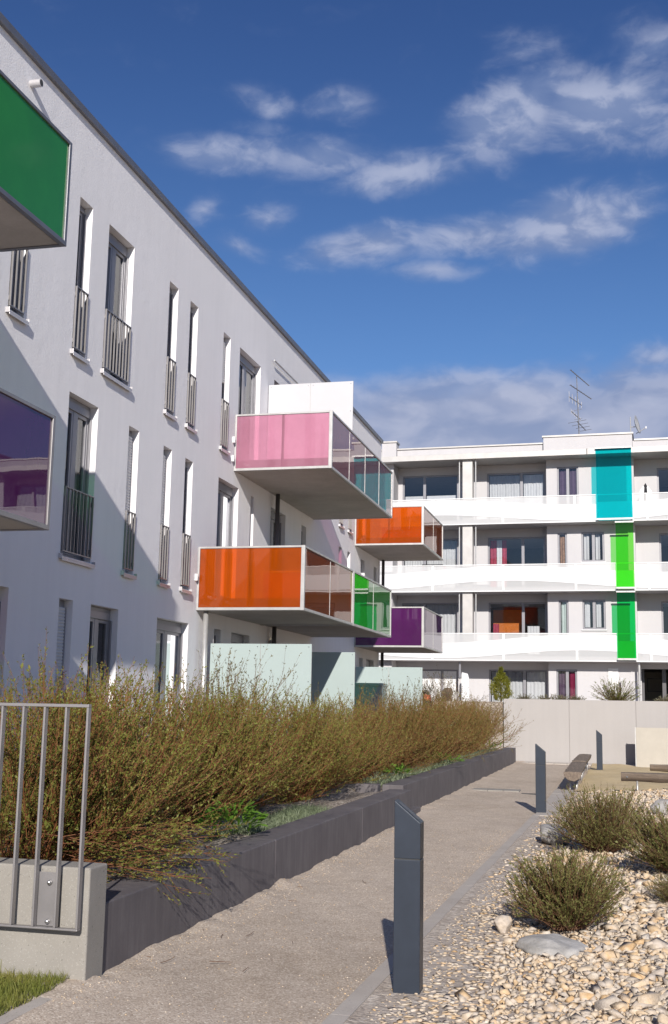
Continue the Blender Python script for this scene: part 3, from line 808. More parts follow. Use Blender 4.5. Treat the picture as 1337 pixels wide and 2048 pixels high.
for (py, z0, z1) in ((19.5, .3, LO0), (23.7, .3, LO0 + .01), (23.7, LO0 + .19, UP0), (35.15, .3, 3.33), (35.15, 3.52, 6.19)):
    MB().tube([(.135, py, z0), (.135, py, z1)], .048, 16).build('post', 'galvanised' if py < 20 else 'frame_dark', LB, smooth=True)
sheet('house_terrace', .0, 1.9, 12, 36, .33, 'kerb_stone')

# ================================================================== FAR BUILDING  (local x along its front, y into it)
FB = tag(empty('apartment_building', (0, 48.45, 0), math.atan(-0.03)), 'white apartment block across the end of the path with wavy white balcony railings', 'building')
SL = [3.65, 6.51, 9.36]; RAILH = 1.14; SOF = 12.19
X0, X1 = -9.0, 44.0
for s in SL:
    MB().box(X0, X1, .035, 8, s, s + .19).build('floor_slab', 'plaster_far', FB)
MB().box(X0, X1, -.06, 8, SOF, SOF + .245).build('roof_slab', 'coping_light', FB, .01)
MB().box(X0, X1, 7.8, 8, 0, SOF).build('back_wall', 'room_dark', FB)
PER = 10.25
def far_walls():
    """near wall stands .75 back, the loggia wall 1.45 back; pattern goes on to the right"""
    near, back = [], []
    for k in range(4):
        o = k * PER
        near.append((4.28 + o, 7.88 + o)); back.append((7.88 + o - PER, 4.28 + o))
    return near, back
NEAR, BACK = far_walls()
ND, BD = .75, 1.45
FZ = {3: (9.55, 12.19), 2: (6.70, 9.36), 1: (3.84, 6.51), 0: (0.9, 3.65)}
# windows on the loggia wall and on the near wall: (level, x0, x1, z0, z1, mullion positions, curtain)
BW = [(3, -2.10, .40, 9.62, 11.84, [-1.12], 'blind'), (3, 1.66, 4.16, 9.62, 11.83, [3.15], 'white'),
      (2, -2.10, .40, 6.76, 9.00, [-1.1], 'white'), (2, 1.68, 4.15, 6.76, 9.00, [3.19], 'red'),
      (1, -2.10, .40, 3.90, 6.19, [-1.1], 'white_grey'), (1, 1.71, 4.17, 3.90, 6.19, [3.18], 'orange_room'),
      (0, -1.95, .39, 1.0, 3.32, [-.30], 'shut'), (0, 1.72, 4.15, 1.0, 3.34, [3.21], 'lilac'),
      (3, 8.81, 10.9, 9.62, 11.81, [10.2], 'sky'), (2, 8.83, 10.9, 6.76, 9.03, [10.2], 'sky'), (1, 8.84, 10.9, 3.90, 6.19, [10.2], 'sky')]
NW = [(3, 4.73, 5.62, 9.62, 11.86, [5.175], 'violet'),
      (2, 4.72, 5.11, 6.76, 9.04, [], 'rust'), (2, 5.70, 6.63, 7.80, 9.05, [6.19], 'pale'),
      (1, 4.73, 5.13, 3.90, 6.21, [], 'mint'), (1, 5.70, 6.63, 4.99, 6.22, [6.17], 'pale'),
      (0, 4.60, 5.44, 1.0, 3.35, [5.04], 'wine')]
for k in range(1, 4):
    o = k * PER
    for lvl in (3, 2, 1, 0):
        zz = {3: (9.62, 11.84), 2: (6.76, 9.02), 1: (3.9, 6.19), 0: (1.0, 3.33)}[lvl]
        BW.append((lvl, 1.7 + o, 4.15 + o, *zz, [3.2 + o], 'white' if (k + lvl) % 2 else 'dark'))
        if k > 1: BW.append((lvl, 8.83 + o - PER, 11.2 + o - PER, *zz, [10.2 + o - PER], 'dark'))
        NW.append((lvl, 4.73 + o, 5.6 + o, *zz, [5.17 + o], 'violet' if k % 2 else 'pale'))
def passage(x0, x1): return (x0, x1, .9, 3.42)
def wall_part(x0, x1, lvl, d, wins, extra=(), depth=.14):
    z0, z1 = FZ[lvl]
    holes = [(a, b, c, e) for (l, a, b, c, e, m, k) in wins if l == lvl and a >= x0 - .01 and b <= x1 + .01] + [h for h in extra if h[0] >= x0 and h[1] <= x1 and lvl == 0]
    mb = MB(); wall_cells(mb, [x0, x1], [z0, z1], holes, lambda u, q, z: (u, d + q, z), depth)
    mb.build('wall', 'plaster_far', FB)
PASS = [passage(7.99, 9.1)]
for (a, b) in BACK:
    for lvl in (3, 2, 1, 0): wall_part(max(a, X0), b, lvl, BD, BW, PASS)
for (a, b) in NEAR:
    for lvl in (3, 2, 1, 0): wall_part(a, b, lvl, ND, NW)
    for xx in (a, b):
        mb = MB(); mb.quad((xx, ND, .9), (xx, BD + .001, .9), (xx, BD + .001, SOF), (xx, ND, SOF)); mb.build('wall_return', 'plaster_far', FB)
# return wall at the left end of the loggia
mb = MB().box(-2.72, -2.30, .45, BD - .002, .9, SOF - .002); mb.build('end_pier', 'plaster_far', FB)
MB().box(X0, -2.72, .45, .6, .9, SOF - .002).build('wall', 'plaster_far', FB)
FBOX = lambda mb, u0, u1, d0, d1, z0, z1: mb.box(u0, u1, d0, d1, z0, z1)
def far_window(i, d, lvl, x0, x1, z0, z1, mull, kind):
    a, b, lo, hi = x0 + .003, x1 - .003, z0 + .003, z1 - .003
    mb = MB(); frame_boxes(mb, a, b, lo, hi, d + .05, d + .12, .07, FBOX)
    ed = [a + .07]
    for m in mull:
        FBOX(mb, m - .06, m + .06, d + .052, d + .12, lo + .07, hi - .07); ed += [m - .06, m + .06]
    ed.append(b - .07)
    w = mb.build('window', 'frame_grey', FB)
    for q in range(0, len(ed), 2):
        p0, p1 = ed[q], ed[q + 1]
        MB().quad((p0, d + .085, lo + .07), (p1, d + .085, lo + .07), (p1, d + .085, hi - .07), (p0, d + .085, hi - .07)).build('pane', 'window_glass', w)
        P = lambda u, e, z: (u, d + .20 + e, z)
        cm = {'white': 'curtain_white', 'white_grey': 'curtain_white', 'violet': 'curtain_violet', 'rust': 'curtain_rust', 'mint': 'curtain_mint', 'lilac': 'curtain_white', 'pale': 'curtain_white'}.get(kind)
        if kind == 'wine': cm = 'curtain_violet' if q == 0 else 'curtain_wine'
        if kind == 'blind':
            MB().box(p0 + .02, p1 - .02, d + .16, d + .18, lo + 1.02, lo + 1.32).build('blind', 'curtain_white', w)
            continue
        if kind == 'shut':
            slat_shutter(p0, p1, lo + .07, hi - .07, lambda u, e, z: (u, d + .04 + e, z), .06).build('roller_shutter', 'shutter_white', w)
            continue
        if kind == 'orange_room':
            if q == 0:
                MB().box(p0 + .0, p1, d + .9, d + .95, lo + 1.05, hi - .25).build('inner_wall', 'wall_orange', w)
                curtain_mesh(p0 + .1, p0 + .35, lo + .1, hi - .9, P, seed=i).build('curtain', 'curtain_red', w)
            else: curtain_mesh(p0 + .1, p1 - .25, lo + .1, hi - 1.0, P, seed=i).build('curtain', 'curtain_white', w)
            continue
        if kind == 'red':
            if q == 0:
                curtain_mesh(p0 + .02, p0 + .72, lo + .1, hi - .1, P, seed=i).build('curtain', 'curtain_red', w)
                curtain_mesh(p0 + .3, p0 + .52, lo + .1, hi - .1, lambda u, e, z: (u, d + .17 + e * .5, z), seed=i + 9).build('curtain', 'curtain_white', w)
            continue
        if kind in ('dark', 'sky'): continue
        if cm:
            if kind == 'pale': p1 = p0 + (p1 - p0) * .7
            curtain_mesh(p0 + .02, p1 - .02, lo + .1, hi - .08, P, seed=i).build('curtain', cm, w)
for i, wv in enumerate(BW): far_window(i, BD, *wv)
for i, wv in enumerate(NW): far_window(50 + i, ND, *wv)
# sills, grille
for x0, x1, z in ((5.66, 6.67, 7.80), (5.66, 6.67, 4.99)):
    MB().box(x0, x1, ND - .06, ND + .05, z - .05, z - .012).build('sill', 'white_paint', FB)
slat_shutter(6.69, 7.09, 2.35, 3.41, lambda u, e, z: (u, ND - .025 + e, z), .06).build('vent_grille', 'shutter_white', FB)
# passage with a window seen at its end
MB().box(8.0, 9.09, 5.2, 5.3, .9, 3.4).build('passage_end', 'light_concrete', FB)
pw = MB(); frame_boxes(pw, 8.15, 8.95, 2.55, 3.15, 5.15, 5.2, .05, FBOX); pw.build('passage_window', 'frame_dark', FB)
MB().box(8.0, 8.09, BD + .15, BD + .3, .9, 3.41).build('passage_post', 'frame_dark', FB)
MB().box(8.80, 8.95, BD + .15, BD + .3, .9, 3.41).build('passage_post', 'frame_dark', FB)
# columns with steel rods
for k in range(4):
    o = k * PER
    MB().box(.80 + o, 1.225 + o, .12, .55, 3.70, SOF - .002).build('column', 'coping_light', FB, .008)
    if k == 0: MB().box(.77, 1.255, -.065, .58, SOF + .003, SOF + .25).build('column_head', 'coping_light', FB)
    for xx in (.66 + o, 1.36 + o):
        MB().tube([(xx, .16, 3.7), (xx, .16, SOF)], .028, 8).build('rod', 'galvanised', FB)
MB().tube([(.66, .3, 3.6), (.66, .3, 2.95)], .05, 8).build('drain_pipe', 'frame_grey', FB)
MB().prism([(.70, .9), (1.02, .9), (1.02, 2.9), (.96, 3.12), (.72, 3.18), (.70, 3.1)], 'y', .5, .54).build('terrace_divider', 'white_board', FB)
MB().prism([(.4, .9), (1.3, .9), (1.3, 2.1), (.42, 3.0)], 'x', 7.2, 7.26).build('terrace_divider', 'white_board', FB)
MB().tube([(7.92, .25, .9), (7.92, .25, 3.65)], .05, 10).build('drain_pipe', 'galvanised', FB)
# parapet: low wall, raised box, end block, copings
MB().box(X0, 4.24, .22, .42, SOF + .25, 12.76).build('parapet', 'plaster_far', FB)
MB().box(X0, 4.23, .16, .48, 12.762, 12.82).build('parapet_coping', 'coping_light', FB)
MB().box(-2.72, -2.08, -.02, .5, SOF + .25, 13.05).build('parapet_block', 'plaster_far', FB)
MB().box(-2.76, -2.04, -.07, .55, 13.052, 13.12).build('parapet_coping', 'coping_light', FB)
for k in range(4):
    o = k * PER
    MB().box(4.25 + o, 7.87 + o, -.02, 3.5, SOF + .25, 12.99).build('parapet_block', 'plaster_far', FB)
    MB().box(4.20 + o, 7.92 + o, -.07, 3.55, 12.992, 13.06).build('parapet_coping', 'coping_light', FB)
    MB().box(7.88 + o, 14.49 + o, .1, .42, SOF + .25, 12.72).build('parapet', 'plaster_far', FB)
    MB().box(7.94 + o, 14.44 + o, .05, .48, 12.722, 12.79).build('parapet_coping', 'coping_light', FB)
MB().box(6.02, 6.05, -.064, -.058, SOF + .0, SOF + .245).build('joint', 'dark_slot', FB)

# wavy railings: frame, perforated sheet, solid wave
WAVE = {2: (.79, .145, .21, .165, -.5, 6.7), 1: (.79, .14, .235, .16, 2.7, 6.5), 0: (.79, .16, .235, .155, 5.7, 6.0)}
POST = [-6.4, -3.43, -.45, 2.53, 5.5, 8.4] + [8.4 + 2.97 * k for k in range(1, 9)]
def railing(li, a, b):
    z = SL[li] - .005; h = RAILH + .005
    f = MB(); t = .035
    f.box(a + .004, b - .004, -.03, .0, z + h - .035, z + h); f.box(a + .004, b - .004, -.03, .0, z, z + .035)
    f.box(a + .004, a + .045, -.029, .001, z + .035, z + h - .035); f.box(b - .045, b - .004, -.029, .001, z + .035, z + h - .035)
    r = f.build('railing_panel', 'white_paint', FB)
    MB().quad((a + .045, -.008, z + .035), (b - .045, -.008, z + .035), (b - .045, -.008, z + h - .035), (a + .045, -.008, z + h - .035)).build('perforated_sheet', 'perforated_sheet', r)
    tm, ta, bm_, ba, ph, hp = WAVE[li]; n = 18; w = MB(); vs = []
    for k in range(n + 1):
        x = a + .045 + (b - a - .09) * k / n; c = math.cos(math.pi * (x - ph) / hp)
        hi = min(z + h - .037, z + h * (tm + ta * c)); lo = max(z + .037, z + h * (bm_ + ba * c))
        for yy in (-.022, -.014): w.v += [(x, yy, lo), (x, yy, hi)]
    for k in range(n):
        q = 4 * k; w.f += [(q, q + 4, q + 5, q + 1), (q + 2, q + 3, q + 7, q + 6), (q + 1, q + 5, q + 7, q + 3), (q, q + 2, q + 6, q + 4)]
    w.f += [(0, 1, 3, 2), (4 * n, 4 * n + 2, 4 * n + 3, 4 * n + 1)]
    w.build('wave_panel', 'white_board', r)
GLASSX = {2: (6.43, 7.82), 1: (7.15, 7.83), 0: (7.13, 7.83)}
for li in range(3):
    for a, b in zip(POST[:-1], POST[1:]):
        ga, gb = GLASSX[li]
        if a < ga < b:
            railing(li, a, ga); railing(li, gb, b)
        else: railing(li, a, b)
# the short piece of railing that runs on behind each glass screen
for li in range(3):
    ga, gb = GLASSX[li]
    z = SL[li]
    MB().box(ga + .004, gb - .004, .004, .02, z + .02, z + RAILH * .72).build('railing_infill', 'white_board', FB)
    MB().box(ga + .004, gb - .004, .004, .03, z + RAILH - .035, z + RAILH).build('railing_infill', 'white_paint', FB)
def glass_screen(x0, x1, z0, z1, mat):
    s = MB(); s.box(x0 - .02, x1 + .02, -.19, -.13, z0 - .07, z0); s.box(x0 - .02, x1 + .02, -.19, -.13, z1, z1 + .06)
    for xx in (x0 + .02, x1 - .06):
        s.box(xx, xx + .04, -.128, .03, z0 - .05, z0 - .01)
    f = s.build('glass_screen', 'galvanised', FB)
    MB().box(x0, x1, -.165, -.153, z0 + .001, z1 - .001).build('pane', mat, f)
    for xx in (x0 + .25, x0 + (x1 - x0) * .55, x1 - .25):
        MB().tube([(xx, -.195, z1 + .03), (xx, -.185, z1 + .03)], .014, 8).build('clamp', 'bolt_steel', f)
glass_screen(6.40, 7.82, 9.47, 12.38, 'teal_glass')
glass_screen(7.13, 7.83, 6.64, 9.27, 'lime_glass')
glass_screen(7.12, 7.83, 3.78, 6.42, 'green_glass')

# antenna and dish on the roof
an = tag(empty('roof_antenna', (5.62, 51.2, 13.06)), 'tall thin television antenna mast with many cross rods on the far roof', 'antenna')
MB().tube([(.03, 0, -.3), (-.06, 0, 3.4)], .030, 8, .018).build('mast', 'antenna_metal', an)
def yagi(z, dx0, dx1, dz0, dz1, n, el, vert=False, dy=.5):
    b = MB(); b.tube([(dx0, -dy, z + dz0), (dx1, dy, z + dz1)], .020, 6); bo = b.build('boom', 'antenna_metal', an)
    for k in range(n):
        f = k / (n - 1); x = dx0 + (dx1 - dx0) * f; yy = -dy + 2 * dy * f; zz = z + dz0 + (dz1 - dz0) * f
        l = el * (1 - .35 * f)
        pts = [(x, yy, zz - l), (x, yy, zz + l)] if vert else [(x - l * .8, yy + l * .5, zz), (x + l * .8, yy - l * .5, zz)]
        MB().tube(pts, .010, 5).build('element', 'antenna_metal', bo)
yagi(3.16, -.30, .46, .36, -.12, 9, .05)
yagi(2.66, -.32, .55, .17, -.24, 9, .06)
yagi(2.20, -.38, .12, .10, -.05, 5, .24, True)
yagi(1.56, -.30, .05, .08, -.06, 6, .13, True)
yagi(1.04, -.05, .28, .12, -.05, 4, .50)
MB().tube([(-.22, 0, 1.78), (.14, 0, 1.84)], .008, 5).build('rod', 'antenna_metal', an)
MB().tube([(-.2, 0, 1.36), (.16, 0, 1.42)], .008, 5).build('rod', 'antenna_metal', an)
sd = tag(empty('satellite_dish', (8.02, 51.0, 12.95)), 'grey satellite dish on the roof corner beside the antenna', 'satellite dish')
def dish():
    mb = MB(); nr, ns = 6, 24
    for r in range(nr + 1):
        rr = .42 * r / nr
        for k in range(ns):
            a = 2 * math.pi * k / ns; mb.v.append((.10 * (r / nr) ** 2, rr * math.cos(a) * .9, rr * math.sin(a)))
    for r in range(nr):
        for k in range(ns):
            k2 = (k + 1) % ns; mb.f.append((r * ns + k, r * ns + k2, (r + 1) * ns + k2, (r + 1) * ns + k))
    o = mb.build('reflector', 'dish_grey', sd, smooth=True); o.location = (.02, 0, 1.08); o.rotation_euler = (0, -.20, -.24)
    o.modifiers.new('solid', 'SOLIDIFY').thickness = .015
dish()
MB().tube([(.05, 0, .70), (.46, -.1, .92)], .02, 6).build('feed_arm', 'dish_grey', sd)
MB().box(.44, .50, -.13, -.07, .88, .98).build('receiver', 'dish_grey', sd)
MB().tube([(-.18, 0, -.2), (-.18, 0, 1.45)], .025, 8).build('mast', 'galvanised', sd)
MB().tube([(-.18, 0, 1.0), (.03, 0, 1.0)], .02, 6).build('bracket', 'galvanised', sd)

# things kept on the far balconies
def jacket():
    e = tag(empty('hanging_jacket', (8.36, 48.9, 9.55)), 'white jacket with dark lining hanging on the top right balcony', 'jacket')
    m = MB()
    out = [(-.26, .62), (-.24, 1.15), (-.08, 1.38), (0, 1.52), (.08, 1.38), (.24, 1.15), (.27, .62)]
    L = [(-.26, .62), (-.24, 1.15), (-.08, 1.38), (-.05, 1.30), (-.10, .62)]
    R = [(.10, .62), (.05, 1.30), (.08, 1.38), (.24, 1.15), (.27, .62)]
    MB().prism(L, 'y', -.05, -.02).build('left_front', 'cloth_white', e, .01); MB().prism(R, 'y', -.05, -.02).build('right_front', 'cloth_white', e, .01)
    MB().prism([(-.22, .64), (-.16, 1.2), (0, 1.50), (.16, 1.2), (.22, .64)], 'y', .0, .03).build('lining', 'cloth_black', e, .01)
jacket()
dk = tag(empty('folding_table', (-.55, 49.2, 6.70)), 'small folding table with red and white legs on the middle balcony', 'table')
MB().box(-.45, .45, -.25, .25, 1.02, 1.05).build('table_top', 'cloth_black', dk)
for k, xx in enumerate((-.4, -.2, .2, .4)):
    MB().tube([(xx, -.2, .02), (xx + (.08 if k % 2 else -.08), .2, 1.02)], .018, 6).build('leg', 'cloth_red' if k % 3 == 0 else 'cloth_white', dk)

# ================================================================== RETAINING WALL, TERRACE
rw = tag(empty('retaining_wall', (6, 38.95, 0)), 'long beige concrete wall of tall panels at the end of the path', 'wall')
xs = [-2.55, -.43, 1.67, 4.7, 7.8, 11]
for a, b in zip(xs[:-1], xs[1:]):
    MB().box(a + .008, b - .008, .0, .22, -.1, 2.03).build('panel', 'wall_concrete', rw, .006)
MB().box(-2.5, 11, .03, .2, -.1, 2.0).build('backing', 'wall_concrete', rw)
tag(MB().box(-6, 17.5, 39.18, 50, .0, .92).build('terrace', 'kerb_stone'), kind='structure')
tag(MB().box(-.5, 17, 39.18, 40.6, .921, 1.93).build('terrace_planting_bed', 'mulch'), kind='structure')
sx = tag(empty('sand_box_panel', (9.2, 37.72, 0)), 'beige upright board behind the sand pit in front of the concrete wall', 'panel')
MB().box(-1.55, 1.6, 0, .10, -.05, 1.21).build('board', 'sand_board', sx, .006)
MB().box(-1.58, -1.551, -.01, .11, -.05, 1.215).build('edge_strip', 'galvanised', sx)
MB().box(1.45, 1.59, .101, 1.1, -.05, 1.2).build('side_board', 'sand_board', sx, .006)

# ================================================================== PLANTER
pl = tag(empty('planter_wall', (4.1, 7.1, 0)), 'long dark charcoal concrete planter edge beside the gravel path', 'planter')
def seg(x, y0, y1, z, w=.35):
    MB().box(x - w - 4.1, x - 4.1, y0 - 7.1 + .004, y1 - 7.1 - .004, -.15, z).build('segment', 'planter_concrete', pl, .010)
for y0, y1 in ((7.09, 10.90), (10.90, 14.70), (14.70, 18.2)): seg(4.10, y0, y1, .44)
MB().box(3.86 - 4.1, 4.06 - 4.1, 18.21 - 7.1, 19.3 - 7.1, -.15, .10).build('step_block', 'planter_concrete', pl, .008)
MB().box(3.2 - 4.1, 3.56 - 4.1, 18.21 - 7.1, 18.45 - 7.1, -.15, .50).build('segment', 'planter_concrete', pl, .008)
for y0, y1 in ((18.46, 22.4), (22.4, 26.3), (26.3, 30.2), (30.2, 34.1), (34.1, 38.1)): seg(3.92, y0, y1, .485, .34)
def soil_z(X, Y): return .385 + .03 * np.sin(X * 5 + Y) * np.sin(Y * 2.1) + .02 * np.sin(X * 11) + .04 * np.clip(3.2 - X, 0, 1)
grid_sheet('planter_soil', 1.2, 3.78, 7.0, 38.2, .10, soil_z, 'mulch')

# ---- pale concrete end wall with the steel railing, lawn, kerb
cw = tag(empty('end_wall', (4.0, 6.95, 0)), 'low pale exposed aggregate concrete wall carrying the steel railing', 'wall')
MB().box(-3.6, .125, -.12, .135, -.2, .69).build('body', 'light_concrete', cw, .012, segs=3)
rl = tag(empty('steel_railing', (4.1, 6.76, .33)), 'grey painted steel bar railing bolted to the pale concrete wall', 'railing')
T = .045
MB().box(-2.4, 0, -.022, .022, 1.335, 1.355).build('top_rail', 'rail_steel', rl, .003)
MB().box(-2.4, 0, -.022, .022, 0, .012).build('bottom_rail', 'rail_steel', rl, .003)
for k in range(17):
    x = -.0065 - k * .147
    MB().box(x - .0065, x + .0065, -.022, .022, .0125, 1.3345).build('bar', 'rail_steel', rl, .002)
for k in (2, 8):
    x0 = -.147 * k + .0
    pb = MB().box(x0 - .002, x0 + .136, .028, .034, .012, .33).build('mounting_plate', 'rail_steel', rl, .002)
    MB().box(x0 + .02, x0 + .12, .034, .07, .05, .28).build('spacer', 'rail_steel', pb)
    for zz in (.04, .27):
        bo = MB().tube([(x0 + .075, .027, zz), (x0 + .075, .008, zz), (x0 + .075, .003, zz)], .016, 12, .010).build('bolt', 'bolt_steel', pb, smooth=True)
lk = tag(empty('lawn_edge', (4.08, 6.0, 0)), kind='structure')
for k in range(3):
    MB().box(-.045, .045, -.18 - k * .995 - .0 , .81 - k * .995, -.1, .022).build('kerb_stone', 'kerb_stone', lk, .004)
def lawn_z(X, Y): return .015 + .02 * np.sin(X * 4) * np.sin(Y * 3.3)
grid_sheet('lawn', .3, 4.035, 2.5, 6.83, .1, lawn_z, 'mulch')
def blades(n, xr, yr, zf, h, w, mat, name, lean=.35, curve=True):
    x = RNG.uniform(*xr, n); y = RNG.uniform(*yr, n); z = zf(x, y)
    a = RNG.uniform(0, 6.283, n); hh = h * RNG.lognormal(0, .3, n); le = RNG.normal(0, lean, (n, 2)) * hh[:, None]
    dx, dy = np.cos(a) * w, np.sin(a) * w
    b = np.stack([x, y, z], -1); s = np.stack([dx, dy, np.zeros(n)], -1)
    m = b + np.stack([le[:, 0] * .35, le[:, 1] * .35, hh * .6], -1); t = b + np.stack([le[:, 0], le[:, 1], hh], -1)
    v = np.stack([b - s, b + s, m + s * .8, m - s * .8, t], 1).reshape(-1, 3)
    i = np.arange(n)[:, None] * 5
    f = np.concatenate([i + np.array([[0, 1, 2]]), i + np.array([[0, 2, 3]]), i + np.array([[3, 2, 4]])], 0)
    return link(name, np_mesh(name, v, f, mat))
tag(blades(26000, (2.6, 4.03), (5.0, 6.82), lawn_z, .05, .0022, 'lawn_grass', 'lawn_grass'), 'short green and yellowing grass in front of the pale wall', 'grass', kind='stuff')

# ================================================================== PLANTS
def polylines(base, d0, length, K, bend, rng, wob=.05):
    """N curved shoots: base (N,3), direction d0 (N,3), bend (N,3) added along the way"""
    N = len(base); pts = np.zeros((N, K, 3)); pts[:, 0] = base; d = d0.copy()
    st = length / (K - 1)
    for k in range(1, K):
        d = d + bend / (K - 1) + rng.normal(0, wob, (N, 3)); d /= np.linalg.norm(d, axis=1, keepdims=True)
        pts[:, k] = pts[:, k - 1] + d * st[:, None]
    return pts
def tubes(pts, r0, r1, sides=3):
    N, K, _ = pts.shape
    d = pts[:, -1] - pts[:, 0]; d /= np.linalg.norm(d, axis=1, keepdims=True) + 1e-9
    ref = np.where(np.abs(d[:, 2:3]) < .8, np.array([[0, 0, 1.0]]), np.array([[1.0, 0, 0]]))
    a = np.cross(d, ref); a /= np.linalg.norm(a, axis=1, keepdims=True); b = np.cross(d, a)
    r = r0[:, None] + (r1 - r0)[:, None] * np.linspace(0, 1, K)[None]
    an = np.arange(sides) * 2 * np.pi / sides
    ring = a[:, None, None, :] * np.cos(an)[None, None, :, None] + b[:, None, None, :] * np.sin(an)[None, None, :, None]
    v = (pts[:, :, None, :] + ring * r[:, :, None, None]).reshape(-1, 3)
    n, k, s = np.meshgrid(np.arange(N), np.arange(K - 1), np.arange(sides), indexing='ij')
    q = (n * K + k) * sides; s2 = (s + 1) % sides
    f = np.stack([q + s, q + s2, q + sides + s2, q + sides + s], -1).reshape(-1, 4)
    return v, f
def leaves_on(pts, per, size, rng, start=.15, width=.40, spread=.8):
    N, K, _ = pts.shape; n = N * per
    i = np.repeat(np.arange(N), per); u = rng.uniform(start, 1, n) * (K - 1); k = np.minimum(u.astype(int), K - 2); fr = (u - k)[:, None]
    p = pts[i, k] * (1 - fr) + pts[i, k + 1] * fr
    d = pts[i, k + 1] - pts[i, k]; d /= np.linalg.norm(d, axis=1, keepdims=True) + 1e-9
    o = rng.normal(size=(n, 3)); o -= (o * d).sum(1, keepdims=True) * d; o /= np.linalg.norm(o, axis=1, keepdims=True)
    ax = d + o * spread; ax /= np.linalg.norm(ax, axis=1, keepdims=True)
    sd = np.cross(ax, rng.normal(size=(n, 3))); sd /= np.linalg.norm(sd, axis=1, keepdims=True)
    L = (size * rng.lognormal(0, .3, n))[:, None]
    v = np.stack([p, p + ax * L * .5 + sd * L * width * .5, p + ax * L, p + ax * L * .5 - sd * L * width * .5], 1).reshape(-1, 3)
    f = np.arange(n * 4).reshape(n, 4)
    return v, f
def willow(seed, nst, spread, height, lean, ntw, nleaf, leaf_size=.021, upright=.55, low=0.0):
    rng = np.random.default_rng(seed)
    az = rng.uniform(0, 6.283, nst); til = np.abs(rng.normal(.0, 1, nst)) * spread + rng.uniform(0, .15, nst); til = np.clip(til, 0, 1.38)
    d = np.stack([np.sin(til) * np.cos(az), np.sin(til) * np.sin(az), np.cos(til)], -1) + np.array(lean)[None]; d /= np.linalg.norm(d, axis=1, keepdims=True)
    base = np.stack([rng.normal(0, .10, nst), rng.normal(0, .16, nst), np.zeros(nst)], -1)
    L = height * rng.uniform(.62, 1.10, nst) * (1 + .12 * til)
    bend = np.stack([rng.normal(0, .15, nst), rng.normal(0, .15, nst), rng.normal(upright - low, .3, nst)], -1)
    st = polylines(base, d, L, 8, bend, rng, .05)
    st = st[st[:, 4:, 2].min(1) > .10]; nst = len(st)
    v1, f1 = tubes(st, rng.uniform(.004, .0075, nst), np.full(nst, .0016))
    i = np.repeat(np.arange(nst), ntw); u = rng.uniform(.18, .95, len(i)) * 7; k = np.minimum(u.astype(int), 6); fr = (u - k)[:, None]
    bp = st[i, k] * (1 - fr) + st[i, k + 1] * fr; dd = st[i, k + 1] - st[i, k]; dd /= np.linalg.norm(dd, axis=1, keepdims=True)
    dd = dd + rng.normal(0, .38, dd.shape) + np.array([0, 0, .12]); dd /= np.linalg.norm(dd, axis=1, keepdims=True)
    tw = polylines(bp, dd, height * rng.uniform(.14, .36, len(i)), 5, np.tile([0, 0, .25], (len(i), 1)) + rng.normal(0, .2, (len(i), 3)), rng, .05)
    v2, f2 = tubes(tw, np.full(len(i), .0024), np.full(len(i), .001))
    V = np.concatenate([v1, v2]); F = np.concatenate([f1, f2 + len(v1)])
    la, lf = leaves_on(tw, nleaf, leaf_size, rng, .05); lb, lg = leaves_on(st[:, 3:], max(4, nleaf), leaf_size, rng)
    LV = np.concatenate([la, lb]); LF = np.concatenate([lf, lg + len(la)])
    keep = LV.reshape(-1, 4, 3)[:, :, 2].min(1) > .02
    return V, F, LV, LF[keep]
def shrub_obj(name, data, mt, ml):
    V, F, LV, LF = data
    e = empty(name)
    link('twigs', np_mesh('twigs', V, F, mt), e); link('leaves', np_mesh('leaves', LV, LF, ml), e)
    return e
WV = [(willow(21, 230, .80, 1.50, (.18, .10, 0), 10, 27, .0205), 'willow_leaf'),
      (willow(22, 230, .78, 1.42, (.20, .12, 0), 10, 27, .0205), 'willow_leaf'),
      (willow(23, 220, .78, 1.40, (.20, .10, 0), 10, 20, .023), 'willow_leaf_brown'),
      (willow(24, 220, .75, 1.45, (.20, .05, 0), 10, 20, .023), 'willow_leaf_brown')]
protos = [shrub_obj('willow_shrub', d, 'willow_twig', ml) for d, ml in WV]
# (x, y, proto, scale, rot, label)
HEDGE = [(3.0, 8.2, 0, 1.02, 0, 'willow shrub beside the steel railing, its twigs drooping over the dark planter edge'),
         (2.72, 9.8, 1, 1.08, 1.1, 'second willow shrub along the planter from the steel railing'),
         (2.72, 12.15, 0, 1.0, 2.3, 'third willow shrub from the railing, behind the bright green broad-leaved plant'),
         (2.6, 13.9, 1, 1.02, .4, 'fourth willow shrub from the railing, above the silvery ground cover'),
         (2.82, 16.0, 0, .95, 4.0, 'fifth willow shrub from the railing, in front of the first mint screen'),
         (2.55, 18.3, 1, .98, 2.9, 'sixth willow shrub from the railing, where the planter edge steps back'),
         (2.62, 20.8, 2, 1.02, .8, 'seventh willow shrub from the railing, first of the browner ones'),
         (2.75, 23.4, 3, 1.05, 2.0, 'eighth willow shrub from the railing, brown, in front of the third mint screen'),
         (2.75, 26.2, 2, 1.08, 3.3, 'ninth willow shrub from the railing, brown and dense, before the far terrace'),
         (2.8, 29.2, 3, 1.08, 4.4, 'tenth willow shrub from the railing, brown, third from the far end'),
         (2.8, 32.2, 2, 1.08, 5.3, 'eleventh willow shrub from the railing, brown, second from the far end'),
         (2.8, 35.4, 3, 1.08, .3, 'last brown willow shrub of the hedge, its twigs crossing the beige wall')]
used = set()
